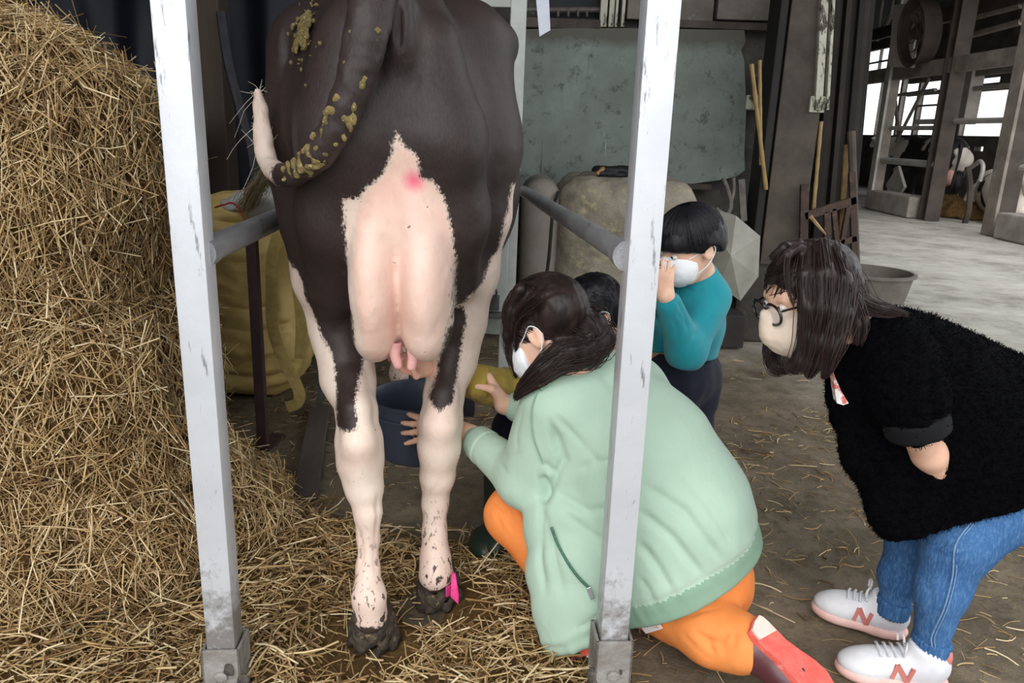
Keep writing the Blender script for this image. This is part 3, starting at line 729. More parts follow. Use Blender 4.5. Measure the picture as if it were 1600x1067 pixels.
Vlo, Flo = bale('straw_bale', 'lower straw bale, loosened and spilling towards the left steel post', lo_, 18000, vis, 1.0)

# litter on the ground, thick in the stall and thinning out over the dirt
def bed_z(P):
    yl_ = np.interp(P[:, 0], [-.6, -.3, 0.0], [2.15, 1.95, 1.90]); e = np.maximum(0, 1.0 - np.maximum(np.maximum((P[:, 1] - yl_) / .30, (P[:, 0] - .12) / .22), 0) ** 1.2)
    hq = np.minimum(np.hypot((P[:, 0] - hL[0]), (P[:, 1] - hL[1] + .04)), np.hypot((P[:, 0] - hR[0]), (P[:, 1] - hR[1] + .04)))
    return -.030 - .045 * np.exp(-(hq / .13) ** 4) + .062 * e + e * (.018 * vnoise(P, 9, 4, 3)) - (1 - e) * .02
bed = grid_obj('straw_litter', -2.0, .52, 1.0, 2.75, 130, 100, bed_z, M_bed, 'stuff')
props(bed, 'golden straw litter strewn under the cow and around the post feet', 'straw')
n = 17000; P = np.stack([rng.uniform(-1.75, .50, n), rng.uniform(1.18, 2.75, n) , np.zeros(n)], 1)
prob = np.clip(1.05 - np.maximum(np.maximum((P[:, 1] - np.interp(P[:, 0], [-.6, -.3, 0.0], [2.12, 1.94, 1.90])) / .28, (P[:, 0] - .10) / .22), 0), 0, 1); prob += .16 * vnoise(P, 5, 6, 2) * (prob > .02)
P = P[rng.random(n) < prob]; P[:, 2] = np.maximum(bed_z(P), 0.0); hq = np.minimum(np.hypot((P[:, 0] - hL[0]), (P[:, 1] - hL[1] + .05)), np.hypot((P[:, 0] - hR[0]), (P[:, 1] - hR[1] + .05))); P = P[(hq > .125) | (rng.random(len(P)) < .10)]
Nn = np.zeros_like(P); Nn[:, 2] = 1
V3, F3, r3 = scatter_straw(P, Nn, rng.gamma(4, .021, len(P)).clip(.03, .22), rng.uniform(.0012, .0032, len(P)), 0, .035, .35)
V3[:, 2] = np.maximum(V3[:, 2], .002)
o = obj_np('straw', V3, F3, M_straw, bed, False, rnd=r3); o['kind'] = 'stuff'
# chaff and single stalks over the trodden dirt
n = 6500; P = np.stack([rng.uniform(-1.2, 2.6, n), rng.uniform(1.4, 5.2, n), np.zeros(n)], 1)
clump = vnoise(P, 1.9, 12, 3); P = P[(clump + rng.random(n) * 1.2) > .62]; P[:, 2] = .010 * vnoise(P, 3.1, 3, 3) * np.exp(-np.maximum(P[:, 1] - 4, 0) * .5) - .008 + .006; Nn = np.zeros_like(P); Nn[:, 2] = 1
V3, F3, r3 = scatter_straw(P, Nn, rng.gamma(3, .016, len(P)).clip(.012, .16), rng.uniform(.0009, .0024, len(P)), 0, .008, .10, .3)
o = obj_np('loose_stalks', V3, F3, M_straw, None, False, rnd=r3); props(o, 'scattered single straw stalks and chaff on the bare dirt floor', 'straw', None, 'stuff')
# ------------------------------------------------------------------ people
def skin_mat(name, a, b):
    t = NT(name); v = t.coord(); col = t.ramp(t.noise(v, 18, 4), [(.35, lin(a)), (.7, lin(b))])
    t.bump(t.noise(v, 160, 3), .08, .003); t.b.inputs['Subsurface Weight'].default_value = .08; t.b.inputs['Subsurface Radius'].default_value = (.012, .005, .003)
    return t.out(col, .5, 0, .4)
M_skin = skin_mat('skin', (226, 178, 152), (234, 192, 168)); M_skin_red = skin_mat('rosy_skin', (222, 164, 142), (232, 184, 162))
def hair_mat(name, a, b):
    t = NT(name); col = t.ramp(t.attr('rnd'), [(0, lin(a)), (1, lin(b))]); return t.out(col, .42, 0, .28)
M_hair_brown = hair_mat('dark_brown_hair', (26, 20, 20), (62, 46, 43)); M_hair_black = hair_mat('black_hair', (16, 15, 18), (36, 34, 40))
def cloth(name, a, b, scale=5, weave=420, bump=.25, rough=.8, fuzz=0, crease=0):
    t = NT(name); v = t.coord(); col = t.ramp(t.noise(v, scale, 5), [(.35, lin(a)), (.68, lin(b))])
    t.bump(t.noise(v, weave, 2), bump * .5, .003)
    if crease: t.bump(t.noise(t.coord((1, 1, .5), (.5, .3, .4)), 13, 4, .55, .8), crease, .02)
    t.b.inputs['Sheen Weight'].default_value = fuzz; t.b.inputs['Sheen Roughness'].default_value = .6
    return t.out(col, rough, 0, .25)
def seg_obj(S, name, mat, parent, it=1, lines=None, wr=None, **kw):
    V, Fq = S.mesh(it)
    if lines: V = creases(V, Fq, lines)
    if wr: V = V + vnormals(V, Fq) * (vnoise(V * np.array(wr[3] if len(wr) > 3 else (1, 1, 1)), wr[0], wr[2], 2) * wr[1])[:, None]
    if kw.get('raw'): return V, Fq
    return obj_np(name, V, Fq, mat, parent)
def L3(c, R, *p): return c + R @ np.array(p, float)
def head(S, c, R, s, neck=None, nr=.05):
    q = lambda *p: L3(c, R, *(np.array(p) * s))
    S.ell(q(0, -.015, .028), np.array([.074, .095, .084]) * s, R, .03)
    S.ell(q(0, .030, -.030), np.array([.060, .062, .082]) * s, R, .03)
    S.cone(q(-.03, .045, -.085), .022 * s, q(.03, .045, -.085), .022 * s, .025)
    S.cone(q(0, .086, .008), .009 * s, q(0, .104, -.026), .0125 * s, .012)
    S.cone(q(-.035, .074, .022), .013 * s, q(.035, .074, .022), .013 * s, .02)
    S.cone(q(-.014, .088, -.056), .009 * s, q(.014, .088, -.056), .009 * s, .012)
    for sx in (-1, 1):
        S.ell(q(sx * .031, .094, .004), np.array([.017, .012, .010]) * s, R, .008, 's')
        S.ell(q(sx * .077, -.012, -.008), np.array([.009, .021, .033]) * s, R, .010)
        S.ell(q(sx * .085, -.008, -.004), np.array([.005, .011, .018]) * s, R, .006, 's')
    if neck is not None: S.cone(q(0, -.022, -.06), nr * s, neck, nr * 1.08 * s, .03)
def eyes(c, R, s, parent, closed=False):
    for sx in (-1, 1):
        E_ = Solid(.0022 * s); p = L3(c, R, sx * .031 * s, .083 * s, .004 * s); E_.ell(p, np.array([.0125, .0105, .0085]) * s, R)
        V, Fq = E_.mesh(1); d = np.linalg.norm((V - p) @ R[:, [0, 2]], axis=1)
        t = bpy.data.materials.get('eye')
        if t is None:
            q = NT('eye'); col = q.ramp(q.attr('iris'), [(.50, lin((226, 220, 214))), (.56, lin((40, 28, 24)))]); t = q.out(col, .15, 0, .6)
        obj_np('eye', V, Fq, t, parent, iris=np.clip(1 - d / (.0115 * s), 0, 1) + .0)
        br = [L3(c, R, (sx * x) * s, (.088 - x * .22) * s, (.027 + z) * s) for x, z in ((.014, 0), (.030, .005), (.048, -.002))]
        MB().tube(spline(br, 8), [.002 * s, .003 * s, .0034 * s, .0034 * s, .003 * s, .003 * s, .002 * s, .001 * s], 6).build('eyebrow', M('brow_hair', (40, 30, 28)), parent, True)
def hand(S, w, d, n, thumb, curl, sc=1.0, spread=.0, tc=.5):
    """palm and five fingers: d along the fingers, n out of the palm, thumb=+1/-1 side of d x n"""
    d = np.asarray(d, float) / np.linalg.norm(d); n = np.asarray(n, float); n = n - d * (n @ d); n /= np.linalg.norm(n); s = np.cross(d, n) * thumb
    w = np.asarray(w, float); offs = (.030, .010, -.010, -.028); ln = (.072, .080, .075, .058)
    for i in range(4):
        kn = w + (d * (.088 - .004 * abs(i - 1)) + s * offs[i]) * sc
        S.cone(w + s * offs[i] * .6 * sc, .0155 * sc, kn, .0118 * sc, .016 * sc)
        dd = d + s * spread * (1.5 - i) / 1.5; dd /= np.linalg.norm(dd); p = kn; ang = 0; rr = (.0098, .0088, .0078, .0066)
        cu = curl[i] if hasattr(curl, '__len__') else curl
        for j, fr in enumerate((.45, .31, .24)):
            ang += cu * (.8 if j == 0 else 1.0); v = dd * math.cos(ang) + n * math.sin(ang); p2 = p + v * ln[i] * fr * sc
            S.cone(p, rr[j] * sc, p2, rr[j + 1] * sc, .004 * sc); p = p2
    t0 = w + (d * .022 + s * .026) * sc; t1 = w + (d * .052 + s * .052 + n * .012) * sc; v = d * .7 + s * (.5 - tc) + n * tc; v /= np.linalg.norm(v)
    S.cone(t0, .015 * sc, t1, .0115 * sc, .014 * sc); S.cone(t1, .0112 * sc, t1 + v * .030 * sc, .0098 * sc, .005 * sc); S.cone(t1 + v * .030 * sc, .0098 * sc, t1 + v * .030 * sc + (v + n * .2) * .024 * sc, .0075 * sc, .004 * sc)
def fmask(c, R, s, mat, parent, rise=.020, zc=-.045, zr=.058):
    S = Solid(.0035); q = lambda *p: L3(c, R, *(np.array(p) * s))
    S.ell(q(0, .050, zc), np.array([.069, .066, zr]) * s, R, .01); S.ell(q(0, .058, zc - .018), np.array([.056, .058, zr * .85]) * s, R, .02)
    S.cone(q(0, .108, -.012), .012 * s, q(0, .112, -.055), .014 * s, .03)
    S.plane(q(0, rise, -.04), R @ np.array([0, -1, -.10]), .01)
    o = seg_obj(S, 'face_mask', mat, parent, 1, wr=(60, .0012, 4))
    return o
def loops(c, R, s, mat, parent, sides=(-1, 1)):
    for sx in sides:
        q = lambda *p: L3(c, R, *(np.array([p[0] * sx, p[1], p[2]]) * s))
        pts = [q(.060, .050, -.012), q(.077, .015, .002), q(.085, -.012, .016), q(.087, -.031, .002), q(.083, -.028, -.022), q(.076, .0, -.052), q(.062, .030, -.070)]
        MB().tube(spline(pts, 22), .0015, 6).build('ear_loop', mat, parent, True)
def lock(guides, n, spread, r, steps=14, taper=.35):
    """strands that follow a guide: rows of points and half-widths"""
    out = []
    for g in guides:
        g = spline([np.concatenate([p, [q]]) for p, q in g], steps); off = rng.normal(0, .5, (n, 1, 3)); wob = rng.normal(0, .12, (n, steps, 3)).cumsum(1) * .35
        out.append(g[None, :, :3] + (off + wob) * g[None, :, 3:4] * spread)
    P = np.concatenate(out); return strands(P, (r * np.concatenate([np.ones(steps - 4), np.linspace(1, taper, 4)]))[None].repeat(len(P), 0))
def hair_obj(S, mat, parent, name='hair', strand=None, rv=.25):
    V, Fq = S.mesh(1); V = V + vnormals(V, Fq) * (vnoise(V * np.array([1, 1, .35]), 90, 4, 2) * .0018)[:, None]
    o = obj_np(name, V, Fq, mat, parent, rnd=np.clip(rv + .3 * vnoise(V * np.array([1, 1, .25]), 120, 9), 0, 1))
    if strand is not None:
        u = obj_np('strands', strand[0], strand[1], mat, o, rnd=strand[2]); u['kind'] = 'stuff'
    return o
def cap_strands(c, R, s, tie, n, steps, rad, spread_to=.12, front=-.55, lift=1.0):
    """hair combed over the skull towards one point (head coordinates)"""
    d0 = rng.normal(size=(n * 4, 3)); d0 /= np.linalg.norm(d0, axis=1)[:, None]
    d0 = d0[(d0[:, 2] > -.25 - .0 * d0[:, 1]) & (d0[:, 1] * .8 - d0[:, 2] * .9 < .28)][:n]; t1 = np.asarray(tie, float); t1 /= np.linalg.norm(t1)
    d1 = t1 + rng.normal(0, spread_to, d0.shape); d1 /= np.linalg.norm(d1, axis=1)[:, None]; om = np.arccos(np.clip((d0 * d1).sum(1), -.999, .999)); t = np.linspace(0, 1, steps)
    D = (np.sin((1 - t)[None] * om[:, None])[..., None] * d0[:, None] + np.sin(t[None] * om[:, None])[..., None] * d1[:, None]) / np.sin(om)[:, None, None]
    ax = np.array([.086, .106, .090]) * s * lift; P = D * ax[None, None] * (1 + rng.normal(0, .008, (len(d0), 1, 1))) + np.array([0, -.014, .034]) * s
    P = c + P @ R.T; return strands(P, rng.uniform(.6, 1.2, len(P)) * rad)

# ================================================================== woman in the green jacket
M_jacket = cloth('sage_green_jacket', (162, 186, 168), (171, 195, 177), 4, 500, .15, .62, .1, .22)
M_rib = cloth('sage_green_rib', (128, 158, 136), (138, 167, 146), 6, 500, .4, .85)
M_orange = cloth('orange_trousers', (226, 128, 62), (236, 146, 80), 5, 500, .2, .7, .0, .12)
M_boot = M('oxblood_rubber_boot', (92, 48, 52), (70, 36, 42), 10, .35, .05, 60, spec=.6); M_sole = M('coral_rubber_sole', (226, 92, 82), (238, 116, 104), 26, .7, .4, 70, c3=(246, 170, 160), s3=24, t3=(.58, .72))
M_mask_w = cloth('white_mask_paper', (226, 228, 232), (236, 238, 240), 12, 500, .2)
wc = A(853, 512, 1.79); wf = np.array([-.72, .42, -.56]); wR = basis(np.cross(np.cross(wf, (0, 0, 1)), wf), (0, 1, 0)); wf /= np.linalg.norm(wf)
wz = np.array([0, 0, 1.0]) - wf * wf[2]; wz /= np.linalg.norm(wz); wx = np.cross(wf, wz); wR = np.array([wx, wf, wz]).T       # x right, y face, z up
woman = thing('person', 'person in a pale green jacket and orange trousers kneeling beside the cow', 'person', (.35, 1.7, 0))
B_ = Solid(.0052); nb = A(898, 580, 1.80)
head(B_, wc, wR, 1.03, nb, .054)
B_.chain([(nb, .07), (A(935, 650, 1.80), .125), (A(1000, 760, 1.77), .14), (A(1055, 870, 1.75), .15)], .06)
shL, elL, wrL, haL = A(872, 640, 1.74), A(822, 752, 1.76), A(736, 682, 1.955), A(704, 664, 2.00)
shR, elR, wrR = A(985, 610, 1.90), A(880, 650, 2.02), A(788, 632, 2.03)
B_.chain([(shL, .055), (elL, .043), (wrL, .028), (haL, .027)], .02); B_.chain([(shR, .055), (elR, .043), (wrR, .029)], .02)
hd = A(615, 672, 2.045) - haL
hand(B_, haL, hd, (.15, .9, -.1), 1, (.10, .18, .16, .22), 1.0, .22, .3)
hand(B_, wrR + (-.005, 0, .005), A(764, 590, 2.05) - wrR, (-.85, -.2, -.3), 1, (1.35, 1.45, 1.5, 1.5), 1.0, 0, .8)
kneeL, footL = A(806, 804, 1.84), A(915, 965, 1.64); kneeR, ankR = np.array([.30, 1.84, .085]), A(1140, 1005, 1.555)
hipc = A(1060, 885, 1.75)
B_.chain([(hipc + (-.06, .02, 0), .12), (kneeL, .07)], .05); B_.chain([(kneeL, .062), (footL, .045)], .03)
B_.chain([(hipc + (.05, 0, 0), .13), (kneeR, .07)], .05); B_.chain([(kneeR, .06), (ankR, .042)], .03)
seg_obj(B_, 'body', M_skin, woman)
# jacket: torso, two sleeves and the hanging front panel
J = Solid(.0062)
J.chain([C4(906, 592, 1.81, 52), C4(930, 640, 1.80, 96), C4(985, 720, 1.77, 128), C4(1020, 800, 1.755, 141), C4(1046, 875, 1.74, 138), C4(1075, 950, 1.72, 125)], .05, ((0, 1, 0), 1.22))
J.ell(A(1090, 800, 1.70), (.115, .14, .14), k=.06)
for q in ((shL, elL, elL + (wrL - elL) * .86), (shR, elR, elR + (wrR - elR) * .75)):
    J.chain([(q[0], .096), (q[1] + (0, 0, .008), .072)], .05); J.chain([(q[1], .068), (q[2], .045)], .03)
ax = A(1062, 890, 1.74) - A(905, 590, 1.80); ax /= np.linalg.norm(ax)
J.plane(A(1083, 932, 1.62), ax, .012)
JF = [C4(872, 760, 1.70, 52), C4(878, 830, 1.66, 57), C4(884, 900, 1.615, 60), C4(888, 960, 1.585, 54), C4(890, 1000, 1.565, 52)]
J.chain(JF, .035, (np.array([.25, .95, .15]) / np.linalg.norm([.25, .95, .15]), 2.2))
p0, p1, p2 = A(840, 1037, 1.53), A(932, 1010, 1.53), A(850, 1030, 1.66)
nn = np.cross(p1 - p0, p2 - p0); nn *= -np.sign(nn[2]); J.plane(p0, nn, .008)
Vj, Fj = J.mesh(2)
def onfront(line, Y): return [A(x, y, Y) for x, y in line]
def snap(line, Vs, rad=.014):
    """project a line given in the photo onto the front of a mesh"""
    out = []
    for x, y in line:
        r = RC @ np.array([x - CX, y - CY, FPX]); r /= np.linalg.norm(r); q = Vs - CAM_O; t = q @ r; d = np.linalg.norm(q - t[:, None] * r, axis=1); m = d < rad
        out.append(CAM_O + r * (t[m].min() if m.any() else t[np.argmin(d)]))
    return out
folds = [(snap(l, Vj), d, w_) for l, d, w_ in [
    ([(858, 660), (880, 720), (862, 760), (846, 775)], .012, .010), ([(868, 650), (905, 690), (935, 725)], .005, .008), ([(846, 745), (852, 770), (842, 784)], .016, .012), ([(850, 725), (866, 742)], .010, .008),
    ([(770, 700), (790, 715), (812, 712)], .006, .008), ([(775, 690), (772, 720), (790, 740)], .005, .007), ([(810, 640), (800, 680), (803, 705)], .006, .009),
    ([(1000, 800), (1050, 840), (1100, 905)], .007, .010), ([(1010, 760), (1070, 800), (1130, 880)], .006, .011), ([(1000, 850), (1030, 890), (1050, 925)], .008, .010), ([(1060, 730), (1110, 790), (1150, 860)], .004, .010),
    ([(1000, 905), (1015, 925), (1022, 945)], .006, .008), ([(870, 770), (920, 800), (950, 795)], .005, .010), ([(880, 800), (930, 840), (950, 850)], .004, .009), ([(848, 800), (866, 870), (880, 935)], .005, .010),
    ([(846, 785), (842, 850), (850, 930)], .006, .010), ([(905, 985), (925, 972), (940, 960)], .005, .009), ([(858, 1010), (900, 990), (935, 978)], -.003, .006), ([(900, 735), (940, 720), (960, 722)], .004, .009),
    ([(930, 570), (955, 600), (990, 640)], .004, .012)]]
folds = [(l, d * 1.45, w_) for l, d, w_ in folds]; Vj = creases(Vj, Fj, folds); Nj = vnormals(Vj, Fj); al = (Vj - A(1083, 932, 1.62)) @ ax
gath = np.exp(-((al + .075) / .05) ** 2); lat = Vj @ np.cross(ax, (0, 1, 0))
Vj = Vj + Nj * (gath * .0045 * vnoise(np.stack([lat, lat * 0, al * .25], 1), 38, 5, 2) + .0022 * vnoise(Vj, 9, 31, 2))[:, None]
Vj = Vj + Nj * (np.exp(-((al + .068) / .008) ** 2) * -.003)[:, None]
isband = (al > -.068) & (Vj[:, 0] > A(948, 960, 1.6)[0] - .02) & ((Vj - JF[3][0])[:, 0] > .085)
(Va, Fa, ia), (Vb2, Fb2, ib2) = split(Vj, Fj, isband[Fj].all(1)); Nj = vnormals(Vj, Fj)
jm = np_mesh('jacket', Vb2, Fb2); jacket = link(jm, 'jacket', M_jacket, woman); fix_normals(jacket.data, Nj[ib2])
jm = np_mesh('hem_band', Va, Fa); hb = link(jm, 'hem_band', M_rib, jacket); hb['label'] = 'darker ribbed hem band'; fix_normals(hb.data, Nj[ia])
C_ = Solid(.004); C_.cone(elL + (wrL - elL) * .72, .051, elL + (wrL - elL) * .90, .046, .01); cutd = wrL - elL
C_.plane(elL + cutd * .90, cutd, .006); C_.plane(elL + cutd * .70, -cutd, .006); seg_obj(C_, 'cuff', M_jacket, jacket)
# slanted zip pocket on the hanging panel
zl = snap([(861, 822), (872, 850), (890, 882), (905, 902), (920, 917)], Vj); zl = [p + np.array([0, -.004, 0]) for p in zl]
M_zip = M('dark_green_zip', (52, 92, 74), (74, 116, 96), 200, .6); zp = MB().tube(spline(zl, 24), .0034, 6).build('zip', M_zip, jacket, True)
pl = snap([(919, 914), (926, 932)], Vj); MB().beam(pl[0] + (0, -.009, 0), pl[1] + (0, -.009, 0), .010, .004, up=(0, 1, 0), bev=.001).build('zip_pull', M('zip_metal', (196, 196, 200), (160, 160, 164), 50, .3, metal=.8), zp)
seam = snap([(838, 612), (830, 640), (832, 680), (848, 725)], Vj); MB().tube(spline([p + np.array([0, -.0005, 0]) for p in seam], 20), .0016, 5).build('seam', M_rib, jacket, True)
for ln in ([(905, 562), (870, 585), (842, 606)],): MB().tube(spline([p + np.array([0, .002, 0]) for p in snap(ln, Vj)], 14), .011, 8).build('collar', M_rib, jacket, True)
# trousers
T2 = Solid(.006); T2.ell(A(1074, 905, 1.735), (.150, .125, .125), k=.05)
T2.chain([(hipc + (-.06, .02, -.02), .125), (kneeL, .080)], .05); T2.chain([(kneeL, .074), (footL, .056)], .03)
T2.chain([(hipc + (.05, 0, -.02), .135), (kneeR, .085)], .05); T2.chain([(kneeR, .084), (ankR + (-.03, .02, .005), .068), (ankR + (.02, -.01, .01), .070)], .04)
T2.plane((0, 0, .004), (0, 0, -1), .005)
Vt2, Ft2 = T2.mesh(2)
tl = [(snap(l, Vt2), d, w_) for l, d, w_ in [([(765, 775), (790, 800), (800, 830)], .005, .006), ([(775, 765), (800, 795), (812, 825)], .005, .006), ([(790, 765), (815, 795), (825, 830)], .005, .006), ([(770, 800), (785, 830), (800, 850)], .004, .006),
    ([(760, 790), (775, 818), (790, 840)], -.003, .005), ([(1080, 985), (1105, 1000), (1115, 1030)], .007, .008), ([(1095, 1000), (1125, 1005), (1140, 985)], .006, .007), ([(1060, 985), (1090, 1020), (1120, 1040)], .005, .007), ([(1120, 1020), (1145, 1010), (1150, 985)], .005, .007), ([(1070, 965), (1120, 945), (1155, 915)], .004, .006)]]
Vt2 = creases(Vt2, Ft2, tl); Vt2 = Vt2 + vnormals(Vt2, Ft2) * (vnoise(Vt2, 16, 21, 2) * .003)[:, None]
trous = obj_np('trousers', Vt2, Ft2, M_orange, woman)
lab = snap([(1004, 978), (1030, 970)], Vt2); lb2 = MB().beam(lab[0] + (0, -.006, -.004), lab[1] + (0, -.006, -.004), .026, .003, up=(0, -.9, .3)).build('waist_label', M('printed_label', (232, 224, 222), (206, 96, 96), 70, .6, lo=.52, hi=.6), trous)
# boots: right one kicked back with its sole to the viewer, left one under the panel
def boot(heel, toe, soleN, parent, leg_to):
    a = toe - heel; Lb = np.linalg.norm(a); a /= Lb; n_ = np.asarray(soleN, float); n_ = n_ - a * (n_ @ a); n_ /= np.linalg.norm(n_); s = np.cross(a, n_)
    Rb = np.array([s, a, n_]).T; U = Solid(.0045)
    U.ell(heel + a * .035 - n_ * .035, (.040, .055, .040), Rb, .02); U.ell(toe - a * .07 - n_ * .034, (.047, .085, .036), Rb, .03); U.cone(heel + a * .05 - n_ * .04, .04, toe - a * .08 - n_ * .03, .04, .04)
    U.chain([(heel + a * .035 - n_ * .05, .050), (leg_to, .052)], .03); bt = seg_obj(U, 'boot', M_boot, parent)
    prof = [(.0, -.030), (.018, -.035), (.05, -.036), (.095, -.033), (.14, -.040), (.19, -.050), (.23, -.050), (.262, -.036), (.276, -.012), (.276, .012), (.262, .034), (.23, .045), (.19, .045), (.14, .037), (.095, .032), (.05, .036), (.018, .034), (.0, .028), (-.006, 0)]
    k = (Lb + .01) / .276; pts = [heel + a * (y * k) + s * x for y, x in prof]; ms = MB().prism([p - n_ * .004 for p in pts], n_ * .020)
    so = ms.build('sole', M_sole, bt); so['label'] = 'coral pink sole turned to the viewer'
    hp = [heel + a * (y * k * .62 + .0) + s * x * .82 + n_ * .0165 for y, x in prof[:4] + prof[15:]]
    MB().prism(hp, n_ * .006).build('heel_pad', M('pale_heel_pad', (214, 202, 190), (232, 220, 208), 30, .8), so); return bt
hR_, tR_ = A(1172, 978, 1.525), A(1292, 1092, 1.445)
boot(hR_, tR_, (.70, -.55, .42), woman, ankR + (-.0, .0, .02))
boot(A(932, 1004, 1.575), A(880, 1020, 1.66), (.35, -.45, -.5), woman, footL)
# hair
wq = lambda *p: L3(wc, wR, *(np.array(p) * 1.03))
H_ = Solid(.0045); H_.ell(wq(0, -.014, .034), np.array([.083, .104, .088]) * 1.03, wR, .02)
H_.plane(wq(0, .040, -.010), wR @ np.array([0, .80, -.60]), .012)
tie = A(897, 515, 1.755)
H_.cone(wq(-.03, -.08, .02), .055, tie, .032, .05)
PT = [C4(897, 515, 1.755, 22), C4(922, 515, 1.735, 26), C4(938, 532, 1.725, 21), C4(918, 550, 1.715, 24), C4(880, 556, 1.70, 22), C4(848, 580, 1.69, 17), C4(818, 606, 1.70, 9), C4(806, 622, 1.71, 4)]
H_.chain(PT, .02, ((0, 1, 0), 1.5))
SL1 = [C4(812, 452, 1.74, 10), C4(797, 485, 1.755, 9), C4(792, 525, 1.77, 7), C4(798, 560, 1.78, 5), C4(806, 590, 1.79, 3)]
H_.chain(SL1, .012); 
g2 = [C4(840, 470, 1.68, 14), C4(815, 490, 1.71, 10), C4(806, 520, 1.74, 6), C4(806, 548, 1.76, 3)]
st1 = cap_strands(wc, wR, 1.03, wR.T @ (tie - wq(0, -.014, .034)), 900, 12, .0011)
st2 = lock([PT], 420, .95, .0009, 18); st3 = lock([SL1, g2], 60, 1.0, .0007, 12)
def cat(*ss):
    V = np.concatenate([q[0] for q in ss]); o = np.cumsum([0] + [len(q[0]) for q in ss[:-1]]); return V, np.concatenate([q[1] + b for q, b in zip(ss, o)]), np.concatenate([q[2] for q in ss])
hair_obj(H_, M_hair_brown, woman, 'hair', cat(st1, st2, st3))
fmask(wc, wR, 1.03, M_mask_w, woman, .048); loops(wc, wR, 1.03, M_mask_w, woman); eyes(wc, wR, 1.03, woman)
# ================================================================== bucket held under the udder
M_bucket = M('dark_blue_plastic', (60, 66, 82), (50, 55, 70), 9, .42, .06, 60, c3=(72, 76, 86), s3=30, t3=(.66, .74), stretch=(1, 1, .3))
bc = A(654, 730, 2.19); bc = np.array([A(654, 680, 2.20)[0], 2.20, A(654, 732, 2.08)[2]]); btop = A(654, 617, 2.20)[2] - bc[2]
bk = MB().lathe([(.0, .006), (.105, .006), (.108, .0), (.112, .0), (.120, .012), (.138, btop - .05), (.145, btop - .048), (.145, btop - .040), (.139, btop - .038), (.142, btop - .006), (.149, btop - .004), (.149, btop + .003), (.143, btop + .004), (.138, btop - .004), (.134, btop - .04), (.115, .018), (.0, .014)], bc, 48).build('bucket', M_bucket, None, True)
props(bk, 'dark blue plastic bucket held below the udder behind the right hind leg', 'bucket')
hpts = [bc + np.array([.149 * math.cos(a), .149 * math.sin(a), btop - .02 - .10 * abs(math.sin((a + .25) * .5 + .0)) * (1 if a > -.25 else 0)]) for a in np.linspace(-.25, 2.9, 20)]
MB().tube(hpts, .0035, 6).build('bucket_handle', M('bucket_wire', (60, 60, 62), (90, 88, 86), 40, .4, metal=.7), bk, True)
lug = MB().box(bc + (.140, -.055, btop - .045), bc + (.172, -.015, btop - .0), .004).build('handle_lug', M_bucket, bk, True)

# ================================================================== child in yellow, mostly hidden behind the woman
M_yellow = cloth('mustard_sweater', (150, 128, 52), (176, 152, 70), 14, 300, .3, .85, .1, .2); M_navy = cloth('navy_cloth', (18, 20, 36), (26, 28, 46), 7, 400, .2, .85, .05, .1)
M_gboot = M('dark_green_rubber', (30, 42, 34), (40, 54, 44), 10, .4, .05, 60)
kid = thing('person', 'child in a mustard sleeve and dark green boots squatting behind the woman in green', 'person', (.2, 2.3, 0))
kc = A(926, 488, 2.22); kf = np.array([-.80, -.15, -.55]); kf /= np.linalg.norm(kf)
def head_axes(f, tilt=0.0):
    f = np.asarray(f, float) / np.linalg.norm(f); z = np.array([0, 0, 1.0]) - f * f[2]; z /= np.linalg.norm(z); x = np.cross(f, z)
    x, z = x * math.cos(tilt) + z * math.sin(tilt), z * math.cos(tilt) - x * math.sin(tilt); return np.array([x, f, z]).T
kR = head_axes(kf); B_ = Solid(.0058); kn = A(945, 545, 2.30)
head(B_, kc, kR, .90, kn, .046); khip = np.array([.33, 2.46, .24])
B_.chain([(kn, .055), ((kn + khip) / 2, .105), (khip, .115)], .05)
ks = A(890, 585, 2.22); ke = A(800, 612, 2.14); kw = A(688, 580, 1.96); kh = A(664, 573, 1.90)
B_.chain([(ks, .05), (ke, .040), (kw, .027), (kh, .024)], .02)
hand(B_, kh, A(600, 560, 1.83) - kh, (-.1, -.65, .75), -1, (.6, .65, .7, .75), .86, .06, .6)
ks2 = A(960, 600, 2.36); B_.chain([(ks2, .05), (A(930, 660, 2.20), .04), (A(880, 640, 2.06), .028)], .02)
kneeK = np.array([.03, 2.22, .35]); B_.chain([(khip, .09), (kneeK, .06), (np.array([-.01, 2.22, .10]), .045)], .03)
kneeK2 = np.array([.20, 2.16, .36]); B_.chain([(khip, .09), (kneeK2, .06), (np.array([.24, 2.24, .10]), .045)], .03); seg_obj(B_, 'body', M_skin_red, kid)
S = Solid(.006); S.chain([(kn + (0, .01, -.02), .07), ((kn + khip) / 2, .125), (khip + (0, 0, .04), .135)], .05); S.chain([(ks, .075), (ke, .062), (ke + (kw - ke) * .55, .050)], .03); S.chain([(ks2, .07), (A(930, 660, 2.20), .058), (A(890, 645, 2.08), .045)], .03)
seg_obj(S, 'sweater', M_yellow, kid, 1, None, (26, .006, 8, (2.2, 1, .7)))
S = Solid(.006); S.chain([(khip, .12), (kneeK, .078), (np.array([-.01, 2.22, .20]), .062)], .03); S.chain([(khip, .12), (kneeK2, .078), (np.array([.24, 2.24, .20]), .062)], .03); seg_obj(S, 'trousers', M_navy, kid)
for an in (np.array([-.035, 2.14, 0]), np.array([.24, 2.20, 0])):
    S = Solid(.005); S.chain([(an + (.02, .08, .27), .062), (an + (.02, .07, .10), .056)], .02); S.ell(an + (.02, .04, .05), (.052, .08, .055), k=.03); S.ell(an + (-.02, -.07, .042), (.055, .085, .048), k=.03)
    S.plane(an + (0, 0, .004), (0, 0, -1), .004); seg_obj(S, 'boot', M_gboot, kid)
